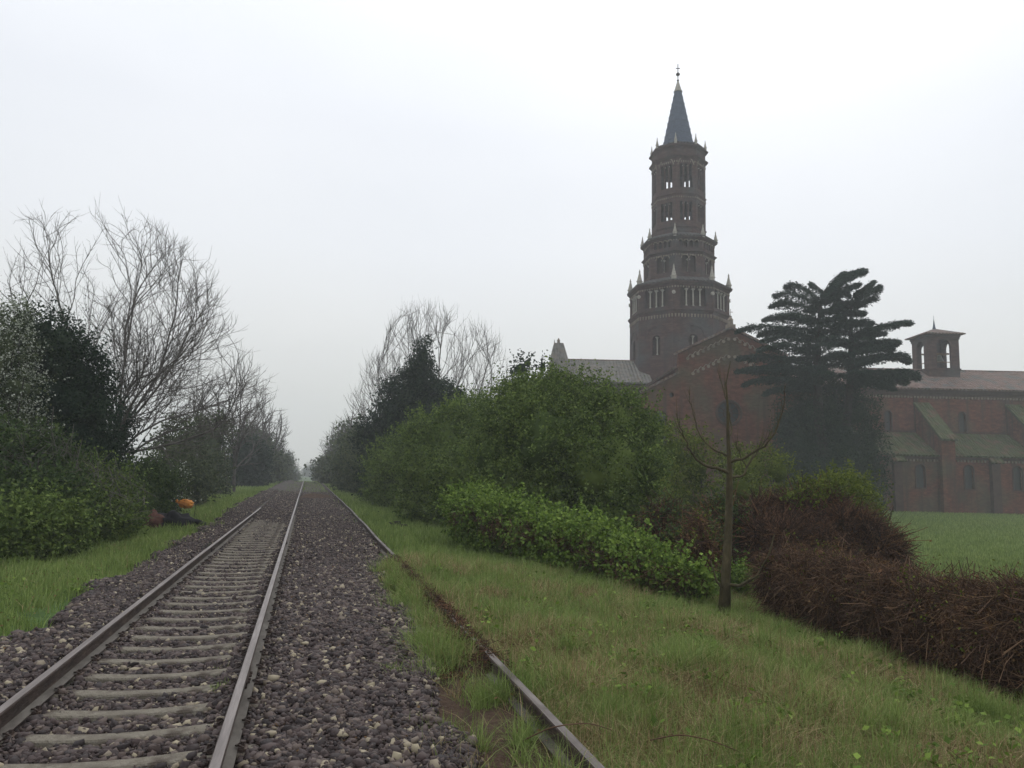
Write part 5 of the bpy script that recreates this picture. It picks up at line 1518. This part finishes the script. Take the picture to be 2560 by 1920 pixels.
# orange sack slung on thin sticks
p = at(398, 1112, 27); p[2] = float(gz(p[0], p[1])); sk = thing('orange_sack', tuple(p), 'bright orange plastic sack slung between thin sticks at the bush edge', 'sack')
top = at(398, 1087, 27)[2] - p[2]
crumple((.02, 0, top), (.27, .13, .13), 4, 'orange', 'sack_cloth', None, None, parent=sk, amp=.22)
crumple((-.27, 0, top + .07), (.05, .05, .06), 6, 'orange', 'sack_knot', None, None, n=12, parent=sk); crumple((.12, -.03, top - .07), (.16, .10, .10), 8, 'orange', 'sack_fold', None, None, n=16, parent=sk, amp=.3)
for sx, hh in ((-.30, top + .02), (.36, top + .08)):
    mb = MB(); mb.tube([(sx * .8, 0, -.05), (sx * .95, .02, hh * .5), (sx, 0, hh)], [.014, .011, .008], 5); mb.build('stick', M['bark_dark'], sk)
mb = MB(); mb.tube([(-.30, 0, top + .0), (0, 0, top + .07), (.36, 0, top + .03)], .007, 4); mb.build('stick', M['bark_dark'], sk)
for (vx, vy, D, s_, lab) in ((504, 1060, 52, .16, 'white litter scrap at the foot of the slim pale trunked tree'), (55, 1452, 7.2, .035, 'small white litter scrap on the stones outside the left rail')):
    p = at(vx, vy, D); p[2] = float(gz(p[0], p[1])) + .03
    if D < 10: p[2] = float(bed_z(p[0], p[1])) + .03
    crumple(p, (s_, s_ * .6, s_ * .3), 3, 'white', 'paper_scrap', lab, 'litter', n=12)
p = at(760, 1066, 46); p[2] = float(gz(p[0], p[1])) + .08; mb = MB(); mb.tube([(-.7, .3, .06), (0, 0, .0), (.6, -.2, .02), (1.0, -.3, .1)], [.05, .07, .06, .03], 7); mb.tube([(0, 0, .02), (.2, .25, .25)], [.03, .01], 5)
o_ = mb.build('fallen_branch', M['sleeper'], None, True); o_.location = tuple(p); tag(o_, 'pale fallen branch lying right of the far rail', 'branch')
p = at(858, 1118, 26); p[2] = float(gz(p[0], p[1])); mb = MB(); mb.frustum((0, 0), .16, .12, -.1, .24, 9); mb.tube([(.05, 0, .1), (.3, -.1, .12), (.5, -.15, .03)], [.05, .04, .01], 6); mb.tube([(-.05, 0, .1), (-.25, .1, .2)], [.05, .02], 6)
o_ = mb.build('tree_stump', M['bark_dark']); o_.location = tuple(p); tag(o_, 'small dark stump in the grass right of the line', 'stump')
p = at(300, 1620, 5.2)

# ============================================================ grass
def blades(n, xf, hmin, hmax, wid, segs, lean, seedless=None, zf=gz):
    x, y = xf(n); n = len(x)
    z = zf(x, y) - .02
    h = rng.uniform(hmin, hmax, n) * (1 + .35 * wob(x, y, .6, 5)); dist = np.hypot(x, y)
    w = wid * rng.uniform(.6, 1.3, n) * np.clip(dist / 6, 1, 6)
    h = h * np.clip(1 + (dist - 10) / 60, 1, 1.3)
    a = rng.uniform(0, 2 * math.pi, n); ld = np.stack([np.cos(a), np.sin(a), 0 * a], 1); b = rng.uniform(0, 2 * math.pi, n); wd = np.stack([np.cos(b), np.sin(b), 0 * b], 1)
    le = lean * rng.random(n) ** 1.2 * h
    P0 = np.stack([x, y, z], 1); lv = []
    for s_ in np.linspace(0, 1, segs + 1):
        c = P0 + ld * (le * s_ ** 2)[:, None] + np.array([0, 0, 1.]) * (h * (s_ - .28 * (le / h) * s_ ** 2))[:, None]
        ww = (w * (1 - s_ ** 1.5 * .92))[:, None] * .5
        lv += [c - wd * ww, c + wd * ww]
    V = np.stack(lv, 1); k = 2 * (segs + 1)
    F = np.array([[2 * i, 2 * i + 1, 2 * i + 3, 2 * i + 2] for i in range(segs)])[None] + (np.arange(n) * k)[:, None, None]
    return V.reshape(-1, 3), F.reshape(-1, 4)


def right_area(near, far, p, dry=None, xm=12):
    def f(n):
        y = near + (far - near) * rng.random(n) ** p; x = .7 + (xm - .7) * rng.random(n) ** 1.15
        m = wob(x, y, 1.0, 9) + .5 * wob(x, y, .35, 4)
        k = np.ones(n, bool)
        if dry is True: k = rng.random(n) < smooth(-.5, .45, m + .45 * smooth(12, 5, y))
        if dry is False: k = rng.random(n) < 1 - .8 * smooth(-.1, .5, m + .25 * smooth(10, 4, y))
        # the strip between the stones and the buried rail is patchy
        e = smooth(1.05, 1.6, x + .3 * wob(x * 0 + 2, y, .7, 3) + .4 * smooth(9, 4, y)); k &= rng.random(n) < np.where(x < 1.62, e * .75 * smooth(-.15, .4, wob(x, y, .45, 1) - .15 * smooth(9, 5, y)), 1)
        k &= (np.abs(x - rail_x(1, y)) > .06) & ((np.abs(x - rail_x(1, y) + .12) > .16) | (rng.random(n) < .25))
        k &= ~((y > 10) & (x < rail_x(1, y) + .16) & (x > rail_x(1, y) - .9) & (rng.random(n) < .97 * smooth(10.5, 16.5, y + .8 * wob(x, y, .7, 6))))
        return x[k], y[k]
    return f


def left_area(near, far, p, dry=None):
    def f(n):
        y = near + (far - near) * rng.random(n) ** p; x = -8.5 + 6.1 * rng.random(n)
        edge = -2.95 - .45 * wob(y, y * 0, 1.6, 2) - .25 * wob(x, y, .5)
        k = (x < edge + rng.normal(0, .12, n))
        m = wob(x, y, 1.0, 9)
        if dry is True: k &= rng.random(n) < .25 + .5 * smooth(.1, .5, m)
        k &= (x < -2.4)
        return x[k], y[k]
    return f


for lab, fn, n, h0, h1, w, s_, le, m in (
        ('long green grass on the bank right of the buried rail', right_area(2.4, 17, 1.25, False), 190000, .09, .34, .0068, 3, 1.3, 'grass'),
        ('dry straw coloured grass mixed through the right bank', right_area(2.4, 16, 1.15, True), 260000, .08, .34, .006, 3, 2.0, 'straw'),
        ('short green grass further along the right of the line', right_area(16, 75, 1.5, None, 10), 70000, .10, .26, .008, 2, .7, 'grass'),
        ('green grass along the left of the line', left_area(3, 70, 1.7), 170000, .08, .26, .0075, 2, .8, 'grass'),
        ('dry grass along the left of the line', left_area(5, 50, 1.5, True), 22000, .08, .24, .006, 2, 1.5, 'straw')):
    V, F = blades(n, fn, h0, h1, w, s_, le)
    nm = 'dry_grass' if m == 'straw' else 'grass'
    tag(link(nm, fast_mesh(nm, V, F, M[m])), lab, 'grass', kind='stuff')


def far_strip(n):
    y = 55 + 75 * rng.random(n); x = rng.uniform(-9, 10, n); k = np.abs(x - .7) > 1.4
    k |= y > 62
    k &= (np.abs(x + .42) > .12) & (np.abs(x - 1.9) > .2)
    return x[k], y[k]


V, F = blades(36000, far_strip, .10, .22, .010, 1, .6); tag(link('grass', fast_mesh('grass', V, F, M['grass'])), 'misty green grass far along the line', 'grass', kind='stuff')
def meadow(n):
    v = 26 + 64 * rng.random(n) ** 1.6; u = v * rng.uniform(.42, .72, n)
    return FU[0] * u + FV[0] * v, FU[1] * u + FV[1] * v
V, F = blades(90000, meadow, .08, .20, .010, 1, .6); tag(link('grass', fast_mesh('grass', V, F, M['grass'])), 'even green meadow between the bramble hedge and the church', 'grass', kind='stuff')

xs = np.arange(.7, 1.76, .07); ys = np.arange(2.2, 17, .1)
V, F = grid(xs, ys, lambda x, y: gz(x, y) + .035 - .35 * smooth(1.12, .75, x + .12 * wob(x * 0, y, .6)) + .02 * wob(x, y, .15) - .5 * smooth(12, 16, y))
tag(link('soil', fast_mesh('soil', V, F, M['soil'], smooth_=True)), kind='structure')

# weeds in the ballast, grass tufts, debris over the buried rail
def tuft(c, n, h, name, label, m='grass', spread=.12, cat='grass tuft', group=None, zf=gz, lean=1.1):
    def f(k): return c[0] + rng.normal(0, spread, k), c[1] + rng.normal(0, spread, k)
    V, F = blades(n, f, h * .5, h, .007, 4, lean, zf=zf); z = float(zf(c[0], c[1])); off = np.array([c[0], c[1], z])
    tag(link(name, fast_mesh(name, V - off, F, M[m]), None, tuple(off)), label, cat, group)


def strip_tufts(n_):
    xs_, ys_ = [], []
    for _ in range(48):
        cy2 = 2.9 + 12 * rng.random() ** 1.3; cx2 = rng.uniform(.9 + .3 * float(smooth(4, 9, cy2)), 1.62); k = rng.integers(50, 240); s_ = rng.uniform(.03, .12)
        xs_.append(cx2 + rng.normal(0, s_, k)); ys_.append(cy2 + rng.normal(0, s_, k))
    for _ in range(420):
        cx2, cy2 = rng.uniform(2.0, 8.5), 3 + 12 * rng.random() ** 1.2; k = rng.integers(40, 140); s_ = rng.uniform(.03, .10)
        xs_.append(cx2 + rng.normal(0, s_, k)); ys_.append(cy2 + rng.normal(0, s_, k))
    return np.concatenate(xs_), np.concatenate(ys_)


V, F = blades(0, strip_tufts, .16, .42, .006, 3, 1.3); tag(link('grass', fast_mesh('grass', V, F, M['grass'])), 'longer grass tufts scattered over the right bank', 'grass', kind='stuff')
for (vx, vy, n, h, lab) in ((1000, 1440, 420, .30, 'grass tuft between the stones and the buried rail, beside its middle bend'), (1235, 1400, 260, .34, 'grass tuft leaning over the buried rail from the bank'), (1070, 1545, 480, .30, 'bushy grass tuft left of the exposed rail head'),
                            (950, 1610, 160, .24, 'thin grass tuft standing in the stones'), (1180, 1620, 500, .26, 'grass tuft at the near foot of the exposed rail'), (1330, 1590, 520, .34, 'grass tuft just right of the exposed rail end'),
                            (1440, 1560, 320, .38, 'tall grass tuft on the bank right of the exposed rail'), (2130, 1500, 900, .42, 'thick tall grass tuft against the bramble hedge')):
    p0_ = ray(vx * K, vy * K); tt = (-.12 - CZ) / p0_[2]; q = np.array([0, 0, CZ]) + p0_ * tt
    tuft(q, n, h, 'grass_tuft', lab)
for (vx, vy, n, h, lab) in ((470, 1480, 90, .10, 'little weed growing beside the middle rail'), (475, 1435, 60, .08, 'pale tuft lying over a sleeper end'), (845, 1455, 60, .12, 'lone pale weed among the stones right of the middle rail')):
    p0_ = ray(vx * K, vy * K); q = np.array([0, 0, CZ]) + p0_ * ((-.0 - CZ) / p0_[2]); tuft(q, n, h, 'weed', lab, spread=.05, cat='weed', zf=bed_z, m='grass')
# mat of roots and dead stalks over the buried rail
n = 14000; y = 2.6 + 13 * rng.random(n) ** 1.3; dens = wob(y * 0, y, .5, 3); keep = ((y > 7.0) | (dens > .25)) & (y > 6.6) ; y = y[keep]; n = len(y)
m_ = rng.random(n) < .45; x = np.where(m_, rng.uniform(.85, 1.7, n), rail_x(1, y) + rng.normal(0, .085, n)); z = np.where(m_, -.02, .10) + .07 * np.exp(-((x - rail_x(1, y)) / .07) ** 2) + rng.uniform(-.06, .03, n)
c = np.stack([x, y, z], 1); a = rng.normal(0, .7, n); t_ = np.stack([np.sin(a) * .8, np.cos(a), rng.normal(0, .25, n)], 1); t_ /= np.linalg.norm(t_, axis=1)[:, None]
L_ = rng.uniform(.05, .2, n)[:, None]; q = np.linspace(-.5, .5, 4); bend = rng.normal(0, .12, (n, 3)) * L_
pts = c[:, None] + t_[:, None] * L_[:, None] * q[None, :, None] + bend[:, None] * (4 * q * q)[None, :, None]; pts[..., 2] = np.maximum(pts[..., 2], .0)
a_ = np.cross(t_, [.2, .3, .93]); a_ /= np.linalg.norm(a_, axis=1)[:, None]; b_ = np.cross(t_, a_); R_ = rng.uniform(.002, .006, n)
V = np.stack([pts + (a_ * math.cos(w) + b_ * math.sin(w))[:, None] * R_[:, None, None] for w in (0, 2.09, 4.19)], 2).reshape(-1, 3)
F = (np.array([[i * 3 + j, i * 3 + (j + 1) % 3, (i + 1) * 3 + (j + 1) % 3, (i + 1) * 3 + j] for i in range(3) for j in range(3)])[None] + (np.arange(n) * 12)[:, None, None]).reshape(-1, 4)
tag(link('undergrowth', fast_mesh('undergrowth', V, F, M['twig'])), 'dead roots and stalks matted over the buried right hand rail', 'undergrowth', kind='stuff')
ysr = np.arange(2.4, 40, .12); V = []
for yy in ysr:
    cov = float(np.clip(smooth(6.4, 7.2, yy) * (1 - smooth(12, 15, yy)) + (1 - smooth(4.3, 4.75, yy)), 0, 1)) * (.62 + .35 * float(wob(0, yy, .45)))
    for dx, dz in ((-.34, -.10), (-.2, .02), (-.11, .09), (-.04, .155), (.04, .165), (.1, .12), (.2, .06), (.4, -.10)):
        hgt = dz * (cov if dz > 0 else 1) + (.035 if cov > .5 else -.07 * (1 if dz > 0 else 0))
        V.append((float(rail_x(1, yy)) + dx + .03 * math.sin(yy * 9 + dx * 20), yy, hgt + .03 * float(wob(dx * 4, yy, .3)) - .02))
i = np.arange(7)[None] + 8 * np.arange(len(ysr) - 1)[:, None]; F = np.stack([i, i + 1, i + 9, i + 8], -1).reshape(-1, 4)
tag(link('soil_ridge', fast_mesh('soil_ridge', np.array(V), F, M['soil'], smooth_=True)), 'soil', 'soil', kind='structure')


def on_ridge(n):
    y = 3 + 12 * rng.random(n) ** 1.2; x = rail_x(1, y) + rng.normal(0, .18, n)
    k = ((y > 6.9) | (y < 4.6)) & (np.abs(x - rail_x(1, y)) > .05) & (rng.random(n) < .05 + .75 * smooth(-.2, .5, wob(y * 0, y, .4, 7)))
    return x[k], y[k]


V, F = blades(16000, on_ridge, .08, .22, .006, 3, 1.5, zf=lambda x, y: .06 + 0 * x); tag(link('grass', fast_mesh('grass', V, F, M['grass'])), 'sparse grass growing on the buried rail', 'grass', kind='stuff')
V, F = blades(16000, on_ridge, .08, .25, .005, 3, 1.9, zf=lambda x, y: .06 + 0 * x); tag(link('dry_grass', fast_mesh('dry_grass', V, F, M['straw'])), 'dead grass hanging over the buried rail', 'grass', kind='stuff')
# flattened dead stalks in patches through the bank
n = 26000; y = 2.6 + 13 * rng.random(n) ** 1.2; x = 2.0 + 8 * rng.random(n); k_ = rng.random(n) < smooth(.15, .6, wob(x, y, 1.0, 9) + .5 * wob(x, y, .35, 4)); x, y = x[k_], y[k_]; n = len(x)
c = np.stack([x, y, gz(x, y) + rng.uniform(.01, .13, n)], 1); t_ = rng.normal(size=(n, 3)) * np.array([1, 1, .25]); t_ /= np.linalg.norm(t_, axis=1)[:, None]
L_ = rng.uniform(.08, .35, n)[:, None]; q = np.linspace(-.5, .5, 4); bend = rng.normal(0, .12, (n, 3)) * L_
pts = c[:, None] + t_[:, None] * L_[:, None] * q[None, :, None] + bend[:, None] * (4 * q * q)[None, :, None]
a_ = np.cross(t_, [.2, .3, .93]); a_ /= np.linalg.norm(a_, axis=1)[:, None]; b_ = np.cross(t_, a_); R_ = rng.uniform(.0012, .0032, n)
V = np.stack([pts + (a_ * math.cos(w) + b_ * math.sin(w))[:, None] * R_[:, None, None] for w in (0, 2.09, 4.19)], 2).reshape(-1, 3)
F = (np.array([[i * 3 + j, i * 3 + (j + 1) % 3, (i + 1) * 3 + (j + 1) % 3, (i + 1) * 3 + j] for i in range(3) for j in range(3)])[None] + (np.arange(n) * 12)[:, None, None]).reshape(-1, 4)
tag(link('dry_grass', fast_mesh('dry_grass', V, F, M['dead_leaf'])), 'flattened brown stalks matted into the near right bank', 'grass', kind='stuff')
n = 5200; y = 2.6 + 20 * rng.random(n) ** 1.4; x = rng.uniform(-7, 9, n); k_ = (np.abs(x + 1.2) > 1.0); x, y = x[k_], y[k_]; z = np.where((x > -3.2) & (x < 1.4), bed_z(x, y) + .03, gz(x, y) + rng.uniform(.02, .16, len(x)))
V, F = leaf_cards(np.stack([x, y, z], 1), .035, up=2.0, aspect=.7); tag(link('leaf_litter', fast_mesh('leaf_litter', V, F, M['dead_leaf'])), 'fallen brown leaves scattered over grass and stones', 'leaf litter', kind='stuff')
def weeds(n_):
    pts = []
    for _ in range(260):
        cx2 = rng.uniform(1.9, 8) if rng.random() < .75 else rng.uniform(-6, -3); cy2 = 3 + 11 * rng.random() ** 1.2; k = rng.integers(8, 26); r_ = rng.uniform(.04, .12)
        q = rng.normal(0, r_, (k, 3)); q[:, 2] = np.abs(q[:, 2]) * .8; pts.append(q + np.array([cx2, cy2, float(gz(cx2, cy2)) + rng.uniform(.06, .16)]))
    return np.concatenate(pts)
V, F = leaf_cards(weeds(0), .055, up=1.5, aspect=.75); tag(link('weeds', fast_mesh('weeds', V, F, M['leaf_bright'])), 'low broad leaved weeds among the grass', 'weeds', kind='stuff')
# arching bramble runners on the near grass
for k, (pp, lab) in enumerate((([(1400, 1600), (1470, 1585), (1540, 1600), (1600, 1625)], 'thin arching bramble runner on the near grass right of the rail end'), ([(1130, 1600), (1190, 1570), (1270, 1560), (1330, 1580)], 'dead bramble runner lying across the exposed rail'))):
    Q = []
    for j, (vx, vy) in enumerate(pp):
        r_ = ray(vx * K, vy * K); h_ = (.06, .28, .26, .05)[j]; Q.append(np.array([0, 0, CZ]) + r_ * ((h_ - CZ) / r_[2]))
    Q = np.array(Q); tt = np.linspace(0, 3, 16); Q = np.stack([np.interp(tt, range(4), Q[:, j]) for j in range(3)], 1)
    for _ in range(3): Q[1:-1] = .25 * Q[:-2] + .5 * Q[1:-1] + .25 * Q[2:]
    mb = MB(); mb.tube(Q - Q[0], np.linspace(.005, .003, 16), 5); o_ = mb.build('bramble_runner', M['twig_red'], None, True); o_.location = tuple(Q[0]); tag(o_, lab, 'bramble runner')

# ============================================================ air
hz = MB(); hz.box((-800, -800, -6.0), (800, 800, 58.5))
m = bpy.data.materials.new('haze'); m.use_nodes = True; t = m.node_tree; t.nodes.clear()
o_ = N(t, 'ShaderNodeOutputMaterial'); pv = N(t, 'ShaderNodeVolumePrincipled'); pv.inputs['Density'].default_value = .00125; pv.inputs['Color'].default_value = (.95, .97, 1.0, 1); pv.inputs['Anisotropy'].default_value = .2
t.links.new(pv.outputs[0], o_.inputs['Volume'])
tag(hz.build('haze', m), 'thin grey fog', 'haze', kind='stuff')
